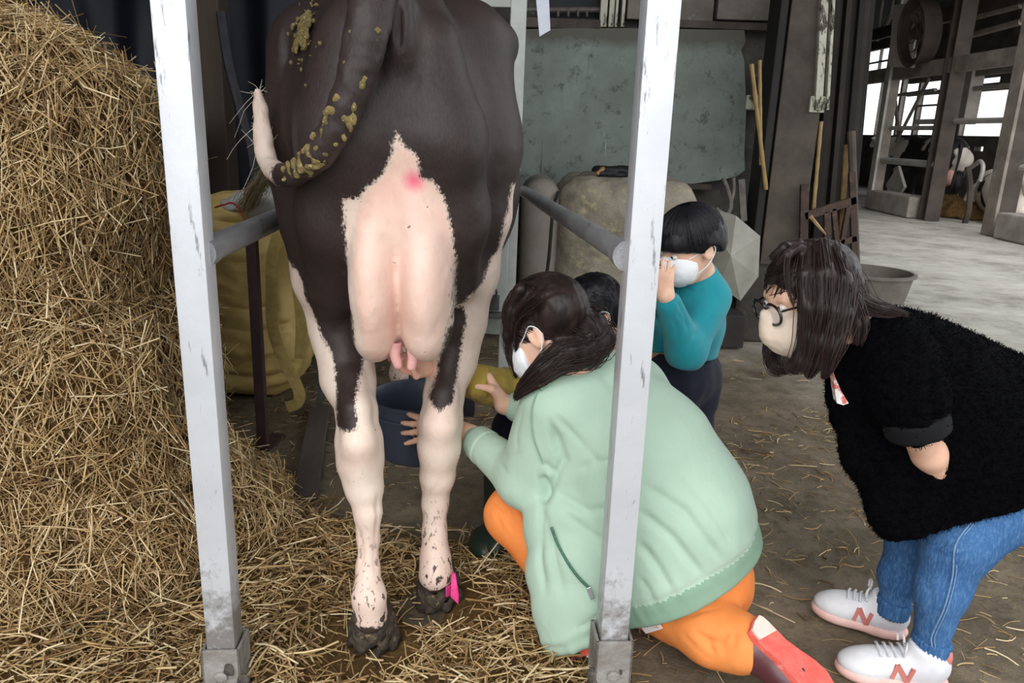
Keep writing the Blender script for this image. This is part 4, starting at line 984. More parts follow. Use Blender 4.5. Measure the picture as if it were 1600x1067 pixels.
S = Solid(.005); q = lambda *p: L3(kc, kR, *(np.array(p) * .9)); S.ell(q(0, -.012, .036), np.array([.086, .108, .092]) * .9, kR, .02); S.ell(q(0, -.05, -.02), np.array([.075, .06, .07]) * .9, kR, .03); S.plane(q(0, .05, -.01), kR @ np.array([0, .8, -.6]), .012)
hair_obj(S, M_hair_black, kid, 'hair', cap_strands(kc, kR, .9, (0, -.6, -.9), 350, 9, .001, .35)); fmask(kc, kR, .9, M_mask_w, kid); loops(kc, kR, .9, M_mask_w, kid); eyes(kc, kR, .9, kid)

# ================================================================== boy in teal
M_teal = cloth('teal_jersey', (14, 128, 142), (22, 146, 158), 6, 420, .25, .8, .15, .12)
boy = thing('person', 'small boy in a teal sweater and white mask holding a hand to his face', 'person', (.55, 2.3, 0))
oc = A(1077, 384, 2.24); oR = head_axes((-.84, -.40, -.36), .05); B_ = Solid(.0052); on = A(1090, 436, 2.32)
head(B_, oc, oR, .92, on, .043); oh = A(1062, 585, 2.36)
B_.chain([(on, .05), (A(1078, 490, 2.34), .085), (oh, .09)], .05)
s1 = A(1112, 466, 2.27); e1 = A(1072, 548, 2.16); w1 = A(1040, 462, 2.07); 
B_.chain([(s1, .042), (e1, .034), (w1, .024)], .02); hand(B_, w1, (-.10, .06, 1), (.35, .75, .0), 1, (.28, .3, .35, .4), .66, .10, .4)
s2 = A(1036, 470, 2.42); e2 = A(1010, 545, 2.34); w2 = A(1000, 470, 2.22); B_.chain([(s2, .042), (e2, .034), (w2, .024)], .02); hand(B_, w2, (.1, .0, 1), (.5, .5, 0), -1, .4, .66)
legs = [((oh + (-.045, -.05, -.02)), np.array([.50, 2.28, .30]), np.array([.50, 2.32, .06])), ((oh + (.05, .05, -.02)), np.array([.60, 2.40, .30]), np.array([.60, 2.43, .06]))]
for a, b, c in legs: B_.chain([(a, .07), (b, .045), (c, .03)], .03)
seg_obj(B_, 'body', M_skin, boy)
S = Solid(.0055); S.chain([(on + (0, 0, .012), .054), (A(1083, 458, 2.33), .088), (A(1078, 505, 2.34), .100), (A(1070, 546, 2.35), .104)], .04, ((.3, 1, 0), 1.0))
S.chain([(s1 + (.0, .01, 0), .062), (e1, .055), (e1 + (w1 - e1) * .86, .036)], .035); S.chain([(s2, .06), (e2, .05), (e2 + (w2 - e2) * .86, .036)], .03)
S.plane(A(1070, 556, 2.30), (-.1, 0, -1), .01); V, Fq = S.mesh(1)
ol = [(snap(l, V), d, w_) for l, d, w_ in [([(1062, 470), (1075, 495), (1078, 520)], .009, .008), ([(1060, 490), (1072, 505), (1086, 512)], .006, .007), ([(1085, 530), (1100, 505), (1118, 490)], .006, .008), ([(1098, 540), (1112, 520), (1122, 500)], .005, .007), ([(1050, 500), (1060, 515), (1058, 535)], .005, .007), ([(1070, 450), (1085, 455), (1100, 450)], .005, .006), ([(1124, 460), (1122, 490), (1116, 520)], -.003, .006)]]
ol = [(l, d * 1.5, w_) for l, d, w_ in ol]; V = creases(V, Fq, ol); obj_np('sweater', V, Fq, M_teal, boy)
S = Solid(.005); S.cone(on + (0, 0, -.012), .058, on + (-.006, -.005, .026), .053, .01); S.plane(on + (-.006, -.005, .03), (-.15, -.1, 1), .005); seg_obj(S, 'collar', M_teal, boy)
S = Solid(.006)
for a, b, c in legs: S.chain([(a, .098), (b, .075), (c + (0, 0, .02), .062)], .04)
S.ell(oh + (0, 0, .0), (.115, .125, .10), k=.04); seg_obj(S, 'trousers', M_navy, boy, 1, None, (14, .006, 6))
M_wshoe = M('white_shoe_leather', (222, 222, 226), (206, 206, 212), 14, .6, .1, 60)
for a, b, c in legs:
    S = Solid(.005); S.ell(c + (-.05, -.015, -.02), (.085, .036, .036), k=.02); S.ell(c + (.01, 0, -.01), (.042, .036, .046), k=.02); S.plane(c + (0, 0, -.056), (0, 0, -1), .004); seg_obj(S, 'shoe', M_wshoe, boy)
# bowl-cut hair
S = Solid(.0045); q = lambda *p: L3(oc, oR, *(np.array(p) * .92))
S.ell(q(0, -.010, .040), np.array([.092, .112, .092]) * .92, oR, .02); S.ell(q(0, -.035, .0), np.array([.092, .088, .085]) * .92, oR, .03)
S.ell(q(0, .066, .040), np.array([.060, .045, .036]) * .92, oR, .03)
S.plane(q(0, .05, .008), oR @ np.array([0, .35, -1]), .008)
S.ell(q(.086, -.018, -.026), np.array([.030, .030, .036]) * .92, oR, .008, 's'); S.ell(q(-.086, -.018, -.026), np.array([.030, .030, .036]) * .92, oR, .008, 's')
d = rng.normal(size=(900, 3)); d[:, 2] = np.abs(d[:, 2]) * 1.0; d /= np.linalg.norm(d, axis=1)[:, None]
az = rng.uniform(-math.pi, math.pi, 1100); tt = np.linspace(.12, 1, 9); el = np.where(np.abs(az) < .9, 1.28, 1.72)
th = tt[None] * el[:, None] * rng.uniform(.85, 1.03, (1100, 1)); D = np.stack([np.sin(th) * np.sin(az)[:, None], np.sin(th) * np.cos(az)[:, None], np.cos(th)], -1)
P = (D * np.array([.0945, .1145, .0945]) + np.array([0, -.010, .040])) * .92; P = oc + P @ oR.T
hair_obj(S, M_hair_black, boy, 'hair', strands(P, rng.uniform(.0007, .0013, 1100)), .15)
fmask(oc, oR, .92, M_mask_w, boy); loops(oc, oR, .92, M_mask_w, boy); eyes(oc, oR, .92, boy)

# ================================================================== girl in the black fleece
def fleece():
    t = NT('black_fleece'); v = t.coord(); n = t.noise(v, 130, 5, .75); n2 = t.noise(v, 34, 3)
    col = t.ramp(n, [(.4, lin((5, 5, 8))), (.75, lin((15, 15, 20)))]); t.bump(n, .8, .012); t.bump(n2, .35, .012)
    t.b.inputs['Sheen Weight'].default_value = .0; return t.out(col, .95, 0, .05)
M_fleece = fleece()
def denim():
    t = NT('blue_denim'); v = t.coord(); n = t.noise(v, 5, 5); f = t.noise(t.coord((1, 1, .25)), 220, 3, .6)
    col = t.ramp(n, [(.3, lin((40, 78, 124))), (.7, lin((66, 108, 156)))]); col = t.mix(t.ramp(f, [(.45, 0.0), (.75, .45)]), col, lin((118, 154, 192)))
    t.bump(f, .2, .003); return t.out(col, .85, 0, .2)
M_denim = denim(); M_stitch = M('pale_seam', (128, 158, 190), (96, 130, 168), 80, .8)
girl = thing('person', 'girl in a black fleece jacket, glasses and jeans bending forward with hands in pockets', 'person', (1.05, 1.65, 0))
gc = A(1264, 462, 1.585); gR = head_axes((-.93, -.20, -.30), -.06); B_ = Solid(.0052); gn = A(1352, 528, 1.60); gs = .93
head(B_, gc, gR, gs, gn, .048); ghp = A(1600, 715, 1.74)
B_.chain([(gn, .06), (A(1400, 580, 1.62), .10), (A(1500, 670, 1.68), .115), (ghp, .12)], .05)
s1 = A(1398, 560, 1.53); e1 = A(1432, 668, 1.475); w1 = A(1469, 745, 1.545); B_.chain([(s1, .048), (e1, .038), (e1 + (w1 - e1) * .5, .033), (w1, .025)], .02); hand(B_, w1, w1 - e1 + (0, .12, 0), (.2, .9, .2), 1, .3, .8)
s2 = A(1370, 560, 1.76); e2 = A(1400, 680, 1.80); w2 = A(1440, 740, 1.76); B_.chain([(s2, .048), (e2, .038), (w2, .025)], .02); hand(B_, w2, w2 - e2, (.2, -.9, .2), -1, .3, .8)
LG1 = [(A(1568, 770, 1.66), .098), (A(1495, 850, 1.60), .066), (A(1470, 920, 1.585), .050), (A(1452, 1012, 1.575), .034)]; LG2 = [(A(1530, 770, 1.80), .095), (A(1428, 840, 1.77), .058), (A(1408, 900, 1.755), .045), (A(1394, 952, 1.745), .032)]
B_.chain([(p, r * .82) for p, r in LG1], .03); B_.chain([(p, r * .82) for p, r in LG2], .03); seg_obj(B_, 'body', M_skin, girl)
S = Solid(.006); S.chain([C4(1352, 522, 1.62, 36), C4(1372, 545, 1.63, 62), C4(1420, 600, 1.63, 108), C4(1480, 650, 1.66, 122), C4(1560, 690, 1.70, 130), C4(1640, 715, 1.74, 125)], .05, ((0, 1, 0), 1.12)); S.chain([C4(1352, 512, 1.59, 26), C4(1392, 508, 1.58, 24), C4(1440, 520, 1.58, 30)], .03)
S.chain([C4(1342, 545, 1.58, 44), C4(1340, 610, 1.57, 40), C4(1368, 700, 1.57, 46), C4(1412, 790, 1.58, 50), C4(1430, 835, 1.59, 50)], .05, ((0, 1, 0), 1.5))
S.chain([C4(1345, 575, 1.70, 42), C4(1345, 640, 1.72, 38), C4(1375, 720, 1.72, 42), C4(1420, 800, 1.72, 46)], .05, ((0, 1, 0), 1.5))
S.chain([C4(1450, 700, 1.60, 80), C4(1500, 760, 1.62, 80)], .06, ((0, 1, 0), 1.3))
S.chain([(s1, .082), (A(1420, 625, 1.49), .070), (A(1433, 658, 1.47), .052)], .035); S.chain([(s2, .08), (e2, .055)], .035)
hem0, hem1 = A(1400, 818, 1.60), A(1600, 733, 1.66); hd_ = hem1 - hem0; nrm = np.cross(hd_, (0, 1, 0)); nrm *= -np.sign(nrm[2]); S.plane(A(1418, 821, 1.6), nrm, .015)
V, Fq = S.mesh(1)
gl = [(snap(l, V), d, w_) for l, d, w_ in [([(1468, 560), (1462, 620), (1470, 690)], .012, .012), ([(1402, 688), (1390, 660), (1372, 640)], .008, .012), ([(1330, 620), (1350, 700), (1400, 790)], .006, .010), ([(1455, 690), (1480, 715), (1490, 745), (1476, 752), (1462, 742)], .014, .009)]]
V = creases(V, Fq, gl); V = V + vnormals(V, Fq) * (vnoise(V, 75, 5, 3) * .0032 + vnoise(V, 12, 6) * .003)[:, None]
jk = obj_np('jacket', V, Fq, M_fleece, girl)
# short loops of pile standing off the fleece
Ps, Ns = sample(V, Fq, 16000, lambda c: (c[:, 1] < 1.75) * 1.0); dv = Ns + rng.normal(0, .5, Ns.shape); Q = Ps[:, None] + dv[:, None] * (np.linspace(0, .0042, 3)[None, :, None]) + rng.normal(0, .0006, (len(Ps), 3, 3))
s3 = strands(Q, np.full(len(Ps), .0006)); o = obj_np('fleece_pile', s3[0], s3[1], M_fleece, jk); o['kind'] = 'stuff'
S = Solid(.005); ced = A(1440, 690, 1.47) - A(1430, 648, 1.47); ced /= np.linalg.norm(ced); S.cone(A(1426, 640, 1.475), .066, A(1437, 682, 1.472), .063, .01); S.plane(A(1436, 676, 1.47), ced, .006); S.plane(A(1428, 648, 1.47), -ced, .006); cf = seg_obj(S, 'cuff', cloth('black_rolled_cuff', (9, 9, 13), (14, 14, 19), 8), jk); 
# printed sweatshirt in the open front
pr = snap([(1301, 578), (1306, 592), (1315, 612), (1326, 630), (1318, 633), (1308, 630), (1304, 606)], V, .02)
pr = [p * .985 + CAM_O * .015 for p in pr]; pm = MB().prism(pr, (.004, .03, 0)); pp = pm.build('sweatshirt_print', M('red_printed_shirt', (226, 222, 222), (206, 100, 92), 55, .7, lo=.48, hi=.56), girl)
# jeans
S = Solid(.0058); S.chain([(p, r * 1.13) for p, r in LG1[:-1]] + LG1[-1:], .03); S.chain([(p, r * 1.10) for p, r in LG2[:-1]] + LG2[-1:], .03); S.ell(A(1590, 740, 1.73), (.15, .15, .13), k=.05); S.plane(A(1452, 1018, 1.575), (-.05, 0, -1), .006); V, Fq = S.mesh(2)
dl = [(snap(l, V), d, w_) for l, d, w_ in [([(1425, 838), (1450, 852), (1485, 852)], .006, .007), ([(1425, 845), (1440, 862), (1470, 866)], .005, .006), ([(1420, 828), (1432, 858), (1430, 880)], .007, .007), ([(1520, 850), (1480, 868), (1450, 862)], .004, .007), ([(1600, 790), (1560, 805), (1520, 800)], .005, .008),
    ([(1380, 880), (1400, 900), (1418, 895)], .005, .006), ([(1378, 905), (1400, 915), (1418, 910)], .004, .006), ([(1440, 900), (1455, 930), (1450, 965)], .004, .008), ([(1500, 905), (1490, 940), (1470, 985)], -.003, .008), ([(1430, 985), (1455, 995), (1480, 990)], .004, .005)]]
V = creases(V, Fq, dl); V = V + vnormals(V, Fq) * (vnoise(V, 15, 16, 2) * .003)[:, None]; jeans = obj_np('jeans', V, Fq, M_denim, girl)
for k, ln in enumerate(([(1548, 765), (1530, 800), (1494, 848), (1488, 900), (1475, 950), (1456, 992), (1456, 1010)],)):
    pts = [p + np.array([0, -.0008, 0]) for p in snap(ln, V)]; MB().tube(spline(pts, 30), .0017, 5).build('side_seam', M_stitch, jeans, True)
    MB().tube(spline([p + np.array([.007, -.0005, .0]) for p in pts], 30), .0012, 5).build('side_seam', M_stitch, jeans, True)
# elastic cuffs
for (p, r), nm in ((LG1[-1], 0), (LG2[-1], 1)):
    ax2 = np.array([-.1, 0, -1.0]); S = Solid(.004); S.cone(p + (.003, 0, .030), r + .010, p + (0, 0, -.012), r + .007, .01); S.plane(p + (0, 0, -.016), (-.1, 0, -1), .005); S.plane(p + (0, 0, .03), (.1, 0, 1), .005)
    V, Fq = S.mesh(1); an = np.arctan2(V[:, 1] - p[1], V[:, 0] - p[0]); V = V + vnormals(V, Fq) * (.0022 * np.sin(an * 26))[:, None]; obj_np('ankle_cuff', V, Fq, M_denim, jeans)
# trainers
M_pinksole = M('blush_sole', (232, 196, 188), (222, 176, 168), 20, .7, .1, 50); M_pinklogo = M('dusty_pink_letter', (198, 122, 112), (186, 108, 100), 30, .7); M_sock = cloth('white_sock', (206, 206, 212), (216, 216, 222), 9)
def surf_side(p, Vs, n):
    d = Vs - p; t = d @ n; m = np.linalg.norm(d - t[:, None] * n, axis=1) < .007; return p + n * ((t[m].max() if m.any() else .035) + .001)
def trainer(heel, toe, ankle, near):
    a = toe - heel; Ls = np.linalg.norm(a); a /= Ls; z = np.array([0, 0, 1.0]); s = np.cross(a, z); s /= np.linalg.norm(s)     # s points to the far side or near side
    Rm = np.array([s, a, z]).T; k = Ls / .25; p = lambda y, x, h: heel + a * y * k + s * x + z * h
    S = Solid(.004); S.ell(p(.045, 0, .055), (.034, .052, .050), Rm, .02); S.ell(p(.125, 0, .045), (.039, .085, .042), Rm, .03); S.ell(p(.20, 0, .036), (.043, .058, .030), Rm, .03)
    S.chain([(p(.05, 0, .075), .036), (p(.055, 0, .105), .036)], .03); S.plane(p(.05, 0, .102), a * .35 * -1 + z, .006); S.plane(p(0, 0, .016), -z, .004)
    sh = seg_obj(S, 'shoe', M_wshoe, girl, 1); sv = S.mesh(1)[0]
    S = Solid(.004); S.ell(p(.05, 0, .018), (.041, .058, .024), Rm, .02); S.ell(p(.13, 0, .016), (.040, .09, .020), Rm, .03); S.ell(p(.20, 0, .018), (.047, .062, .022), Rm, .03); S.plane(p(0, 0, .028), z + a * -.02, .006); S.plane(p(0, 0, .001), -z, .003)
    seg_obj(S, 'sole', M_pinksole, sh, 1)
    S = Solid(.004); S.ell(p(.004, 0, .088), (.022, .012, .024), Rm, .01); seg_obj(S, 'heel_tab', M_pinklogo, sh)
    S = Solid(.004); S.chain([(p(.05, 0, .085), .037), (ankle, .034)], .02); seg_obj(S, 'sock', M_sock, sh)
    side_ = s if (s @ np.array([0, -1.0, 0])) > 0 else -s
    lc = MB()
    for i in range(4):
        y = .112 + i * .018; h = .083 - i * .0085
        lc.tube(spline([surf_side(p(y + dy, xx, .02), sv, z) + z * .001 for xx, dy in ((-.027, 0), (-.014, .002), (0, .004), (.014, .003), (.027, .002))], 10), .0036, 6)
    for dx in (-1, 1): t_ = surf_side(p(.108, 0, .02), sv, z); lc.tube(spline([t_, t_ + s * dx * .016 + z * .014, t_ + s * dx * .034 + z * .008 + a * .006, t_ + s * dx * .030 - z * .010 + a * .006], 9), .0028, 6)
    o = lc.build('laces', M_wshoe, sh, True); o['kind'] = 'stuff'
    # letter on the outer side: three strokes
    def w_(u, v):
        base = heel + a * u * k + z * v; m = np.abs(0); return surf_side(base, sv, side_)
    lt = MB(); q = [w_(.138, .034), w_(.128, .068), w_(.100, .030), w_(.090, .066)]
    for i in range(3): lt.beam(q[i] + side_ * .0, q[i + 1] + side_ * .0, .009 if i != 1 else .012, .006, up=side_)
    o = lt.build('side_letter', M_pinklogo, sh); o['label'] = 'dusty pink letter N on the side'; o['kind'] = 'stuff'
nh, nt_ = G(1478, 1084, 0), G(1318, 1058, 0); trainer(nh + (0, .02, 0), nt_ + (0, .02, 0), LG1[-1][0], True)
fh, ft = G(1412, 1003, 0), G(1283, 962, 0); trainer(fh + (0, .02, 0), ft + (0, .02, 0), LG2[-1][0], False)
# glasses
M_frame = M('dark_glasses_frame', (22, 20, 24), (40, 30, 32), 40, .25, spec=.6); gq = lambda *p: L3(gc, gR, *(np.array(p) * gs))
gls = MB()
for sx in (-1, 1):
    ring = [gq(sx * .032 + .029 * math.cos(t), .110 - abs(.030 * math.cos(t)) * .15, -.004 + .024 * math.sin(t)) for t in np.linspace(0, 2 * math.pi, 25)]; gls.tube(ring, .0032, 6, False)
    gls.tube(spline([gq(sx * .060, .102, .006), gq(sx * .074, .060, .008), gq(sx * .080, .0, .006), gq(sx * .082, -.025, -.01)], 10), .0024, 6)
gls.tube(spline([gq(-.006, .107, .002), gq(0, .110, .006), gq(.006, .107, .002)], 5), .002, 6)
gl_o = gls.build('glasses', M_frame, girl, True)
t = NT('spectacle_lens'); t.b.inputs['Transmission Weight'].default_value = 1; t.b.inputs['IOR'].default_value = 1.05; M_lens = t.out((.95, .97, 1.0), .02, 0, .15)
for sx in (-1, 1):
    ring = [gq(sx * .032 + .028 * math.cos(t_), .1095 - abs(.030 * math.cos(t_)) * .15, -.004 + .023 * math.sin(t_)) for t_ in np.linspace(0, 2 * math.pi, 24, endpoint=False)]; MB().prism(ring, gR @ np.array([0, .0012, 0])).build('lens', M_lens, gl_o)
M_mask_b = cloth('beige_mask', (218, 198, 180), (228, 210, 194), 10, 500, .2)
fmask(gc, gR, gs, M_mask_b, girl, .018, -.050, .066); loops(gc, gR, gs, M_mask_b, girl); eyes(gc, gR, gs, girl)
# long loose hair
S = Solid(.0045); S.ell(gq(0, -.016, .034), np.array([.086, .106, .090]) * gs, gR, .02); S.plane(gq(0, .056, .012), gR @ np.array([0, .85, -.5]), .012)
GD = [[C4(1262, 388, 1.54, 10), C4(1258, 430, 1.495, 13), C4(1262, 480, 1.48, 14), C4(1262, 530, 1.485, 15), C4(1252, 565, 1.49, 14), C4(1236, 574, 1.50, 9), C4(1226, 560, 1.505, 4)],
      [C4(1285, 384, 1.54, 12), C4(1290, 430, 1.485, 15), C4(1288, 480, 1.465, 16), C4(1280, 530, 1.47, 15), C4(1268, 570, 1.475, 11), C4(1262, 588, 1.48, 4)],
      [C4(1302, 392, 1.55, 12), C4(1316, 440, 1.49, 15), C4(1312, 490, 1.46, 15), C4(1300, 540, 1.455, 14), C4(1292, 575, 1.46, 8), C4(1286, 590, 1.46, 3)],
      [C4(1312, 400, 1.58, 12), C4(1328, 440, 1.53, 12), C4(1322, 490, 1.48, 12), C4(1308, 535, 1.45, 9), C4(1296, 570, 1.45, 4)],
      [C4(1250, 392, 1.62, 9), C4(1218, 480, 1.68, 10), C4(1212, 520, 1.66, 13), C4(1206, 550, 1.64, 13), C4(1214, 574, 1.61, 11), C4(1232, 578, 1.58, 5)],
      [C4(1318, 410, 1.60, 10), C4(1334, 445, 1.575, 13), C4(1348, 472, 1.555, 13), C4(1382, 484, 1.54, 9), C4(1416, 492, 1.535, 4)],
      [C4(1318, 425, 1.56, 10), C4(1334, 470, 1.535, 12), C4(1344, 505, 1.525, 11), C4(1340, 535, 1.52, 6)],
      [C4(1290, 384, 1.66, 9), C4(1255, 430, 1.72, 9), C4(1250, 520, 1.70, 12), C4(1252, 570, 1.66, 6)]]
for g in GD: S.chain(g, .012, ((0, 1, 0), 1.35))
bang = [[C4(1250, 380, 1.57, 7), C4(1225, 388, 1.545, 8), C4(1207, 402, 1.55, 6)], [C4(1248, 386, 1.53, 7), C4(1228, 400, 1.505, 8), C4(1216, 412, 1.51, 5)]]
for g in bang: S.chain(g, .012)
wisp = [[C4(1230, 395, 1.50, 5), C4(1228, 430, 1.485, 5), C4(1234, 462, 1.475, 3), C4(1240, 480, 1.475, 1)]]
hair_obj(S, M_hair_brown, girl, 'hair', cat(lock(GD, 170, .95, .0009, 20), lock(bang, 60, 1.0, .0008, 8), lock(wisp, 12, 1.2, .0005, 10), cap_strands(gc, gR, gs, (.75, -.1, -.65), 500, 11, .001, .25)))
# ------------------------------------------------------------------ along the back wall
def bx(p0, p1, Y0, Y1, bev=.006):
    """solid box whose front face spans the photo points p0 (top left) and p1 (bottom right)"""
    xm, ym = (p0[0] + p1[0]) / 2, (p0[1] + p1[1]) / 2
    l, r, t, b = A(p0[0], ym, Y0), A(p1[0], ym, Y0), A(xm, p0[1], Y0), A(xm, p1[1], Y0); return MB().box((l[0], Y0, b[2]), (r[0], Y1, t[2]), bev)
def board_mat():
    t = NT('chalky_green_board'); v = t.coord(); col = t.ramp(t.noise(v, 2.2, 7, .65), [(.3, lin((104, 111, 105))), (.55, lin((122, 131, 125))), (.75, lin((142, 153, 148)))])
    col = t.mix(t.ramp(t.noise(v, 11, 7, .75), [(.55, 0.0), (.66, .75)]), col, lin((70, 72, 68)))
    col = t.mix(t.ramp(t.noise(t.coord((26, 26, 1.1)), 1.3, 3, .5), [(.70, 0.0), (.73, .6)]), col, lin((196, 200, 196)))
    col = t.mix(t.ramp(t.noise(t.coord((14, 14, 1.2)), 1.5, 3, .5), [(.68, 0.0), (.73, .7)]), col, lin((60, 60, 56)))
    sz = t.n('SeparateXYZ'); g = t.n('TexCoord'); t.l(g.outputs['Generated'], sz.inputs[0])
    top = t.math('ADD', sz.outputs['Z'], t.math('MULTIPLY', t.math('SUBTRACT', t.noise(v, 6, 5), .5), .12))
    col = t.mix(t.ramp(top, [(.86, 0.0), (.93, .8)]), col, lin((84, 78, 70))); t.bump(t.noise(v, 20, 6), .2, .01); return t.out(col, .75, 0, .3)
pts = [A(792, 46, 5.3), A(900, 44, 5.3), A(1020, 44, 5.3), A(1100, 46, 5.3), A(1163, 47, 5.3), A(1165, 66, 5.3), A(1158, 78, 5.3), A(1163, 96, 5.3), A(1166, 170, 5.3), A(1163, 240, 5.3), A(1164, 266, 5.3), A(1150, 276, 5.3), A(1120, 282, 5.3), A(1060, 290, 5.3), A(900, 294, 5.3), A(792, 298, 5.3)]
o = props(MB().prism(pts, (0, .05, 0)).build('wall_board', board_mat()), 'large stained grey-green board fixed flat on the back wall', 'board')
M_rustdark = M('dark_rusty_steel', (88, 79, 71), (64, 57, 52), 5, .8, .3, 40, c3=(92, 76, 62), s3=12, t3=(.62, .76))
M_pale_peel = M('peeling_cream_paint', (196, 194, 178), (168, 166, 148), 8, .8, .4, 60, c3=(70, 66, 58), s3=26, t3=(.52, .60), stretch=(1, 1, .4))
M_conc = M('weathered_concrete', (128, 122, 114), (98, 92, 86), 5, .9, .4, 50, c3=(152, 146, 138), s3=10, t3=(.6, .75)); M_black = M('dark_opening_panel', (16, 17, 22), (24, 24, 30), 3, .6)
struct(bx((1040, 287), (1112, 296), 5.27, 5.4).build('trim_1', M_rustdark))
struct(bx((846, -60), (936, 34), 5.43, 5.47, 0).build('window_9', M_black)); struct(bx((800, 28), (940, 44), 5.30, 5.46).build('trim_2', M_rustdark))  # solid panel, the unlit opening put into its dark colour
hr = MB(); hr.tube([A(820, 15, 5.34), A(938, 15, 5.34)], .016, 8)
for x in (872, 888, 903, 917): hr.tube([A(x, 14, 5.33), A(x, 26, 5.32)], .008, 6)
props(hr.build('hook_rail', M('grey_pipe', (104, 96, 94), (80, 74, 72), 20, .6), None, True), 'grey pipe rail with small hooks above the green board, left of the peeling frame', 'rail')
pf = thing('peeling_frame', 'cream peeling steel channels hanging down to the top of the green board', 'frame', A(960, 42, 5.3))
for x0, x1, Y in ((940, 951, 5.30), (954, 962, 5.31), (964, 968, 5.30), (974, 979, 5.30)): bx((x0, -70), (x1, 42), Y, Y + .06, .004).build('channel', M_pale_peel, pf)
for x0, x1 in ((982, 1118), (1124, 1232)):
    o = struct(bx((x0, -60), (x1, 32), 5.36, 5.46, .01).build('trim_%d' % (3 + (x0 > 1000)), M_conc))
struct(bx((1000, 33), (1235, 45), 5.33, 5.46).build('trim_5', M_rustdark))

# concrete tank
M_tank = M('rough_concrete_tank', (156, 148, 132), (122, 114, 100), 6, .9, .6, 60, c3=(176, 166, 128), s3=9, t3=(.55, .68)); M_tank2 = M('smooth_concrete_tank', (150, 142, 134), (130, 122, 114), 5, .8, .2, 60)
tank = thing('concrete_tank', 'rounded beige concrete tank standing below the green board', 'tank', (A(940, 500, 4.8)[0], 4.8, 0))
l, m, r = A(808, 400, 4.5)[0], A(868, 400, 4.5)[0], A(1088, 400, 4.5)[0]; zt = A(960, 278, 4.6)[2]
S = Solid(.014); S.box(((m + r) / 2, 4.86, zt / 2), ((r - m) / 2, .38, zt / 2), None, .15, .02); V, Fq = S.mesh(1); V = V + vnormals(V, Fq) * (vnoise(V, 14, 4, 3) * .008)[:, None]; obj_np('basin', V, Fq, M_tank, tank)
S = Solid(.014); S.box(((l + m) / 2 + .02, 4.88, zt / 2 - .01), ((m - l) / 2 + .005, .36, zt / 2 - .01), None, .12, .02); V, Fq = S.mesh(1); obj_np('end_block', V, Fq, M_tank2, tank)
sm = [A(872, 300, 4.55), A(864, 330, 4.47), A(858, 400, 4.47), A(854, 430, 4.47)]; MB().tube(spline(sm, 14), .010, 6).build('strap', M('dark_seam', (30, 28, 28), (46, 42, 40), 30), tank, True)  # dark tube added to draw the seam between basin and end block
br = thing('broom_head', 'black broom head with a wooden block lying on the concrete tank', 'broom', A(945, 280, 4.7))
S = Solid(.008); S.cone(A(936, 270, 4.70), .045, A(1000, 268, 4.74), .042, .02, ((0, 0, 1), 1.1)); V, Fq = S.mesh(1); V = V + vnormals(V, Fq) * (vnoise(V * np.array([.3, 1, 1]), 60, 4) * .008)[:, None]; obj_np('bristles', V, Fq, M('black_bristle', (14, 14, 16), (26, 26, 28), 60, .6), br)
MB().beam(A(931, 272, 4.66), A(943, 262, 4.68), .03, .02, bev=.004).build('block', M('worn_wood', (168, 124, 78), (130, 92, 58), 14, .7), br); MB().tube(spline([A(932, 273, 4.66), A(915, 272, 4.66), A(905, 276, 4.64)], 6), [.012, .018, .018, .016, .012, .008], 8).build('socket', M_rustdark, br, True)

# column, its footing and the things leaning on it
cl = A(1236, 200, 4.9); col = thing('steel_column', 'dark rusty steel column standing on a concrete footing beside the bamboo canes', 'column', (cl[0], 4.9, 0))
cx_ = A(1233, 300, 4.86)[0]; mbq = MB(); mbq.box((cx_ - .125, 4.86, .44), (cx_ + .125, 4.885, ROOFZ), .004); mbq.box((cx_ - .012, 4.885, .44), (cx_ + .012, 5.11, ROOFZ)); mbq.box((cx_ - .125, 5.11, .44), (cx_ + .125, 5.135, ROOFZ), .004); mbq.build('shaft', M_rustdark, col)
MB().box((cx_ - .185, 4.87, .44), (cx_ - .135, 5.10, ROOFZ), .01).build('dark_side', M('dark_inner_side', (24, 22, 21), (34, 31, 29), 6, .7), col)  # added dark slab; the column's dim inner side put into its colour
o = MB().box((A(1150, 470, 4.72)[0], 4.72, 0), (A(1268, 470, 4.72)[0], 5.2, A(1200, 418, 4.72)[2]), .02).build('footing', M('dark_footing', (66, 61, 56), (48, 44, 41), 6, .9, .5, 40, c3=(92, 86, 78), s3=8, t3=(.6, .75)), col)
M_cane = M('bamboo', (166, 140, 92), (138, 112, 70), 10, .6, .1, 60)
def pole(name, a, b, r, mat, label, cat, nodes=0, group=None):
    a = np.asarray(a); b = np.asarray(b); n = max(6, nodes * 4 + 2); t_ = np.linspace(0, 1, n); rr = np.full(n, r)
    if nodes: rr = r * (1 + .14 * (np.arange(n) % 4 == 0))
    return props(MB().tube(a + (b - a) * t_[:, None], rr, 8).build(name, mat, None, True), label, cat, group)
pole('bamboo_cane', A(1174, 100, 4.80), A(1197, 296, 4.84), .0125, M_cane, 'slanting bamboo cane leaning between the green board and the column', 'cane', 4)
pole('bamboo_cane', A(1187, 94, 4.84), A(1189, 258, 4.845), .0105, M_cane, 'upright thin bamboo cane crossing behind the slanting cane', 'cane', 4)
fr = thing('wall_bracket', 'pale peeling bracket on the wall behind the two bamboo canes', 'bracket', A(1186, 172, 5.3)); bx((1166, 149), (1208, 172), 5.28, 5.4, .006).build('plate', M_pale_peel, fr)
cd_ = thing('conduit', 'pair of cream peeling channels running down to a bracket right of the column', 'conduit', A(1283, 175, 4.9))
for a, b, w_ in ((1290, 1277, .045), (1304, 1291, .018)): MB().beam(A(a, -60, 4.85), A(b, 172, 4.85), w_, .05, up=(0, 1, 0), bev=.004).build('channel', M_pale_peel, cd_)
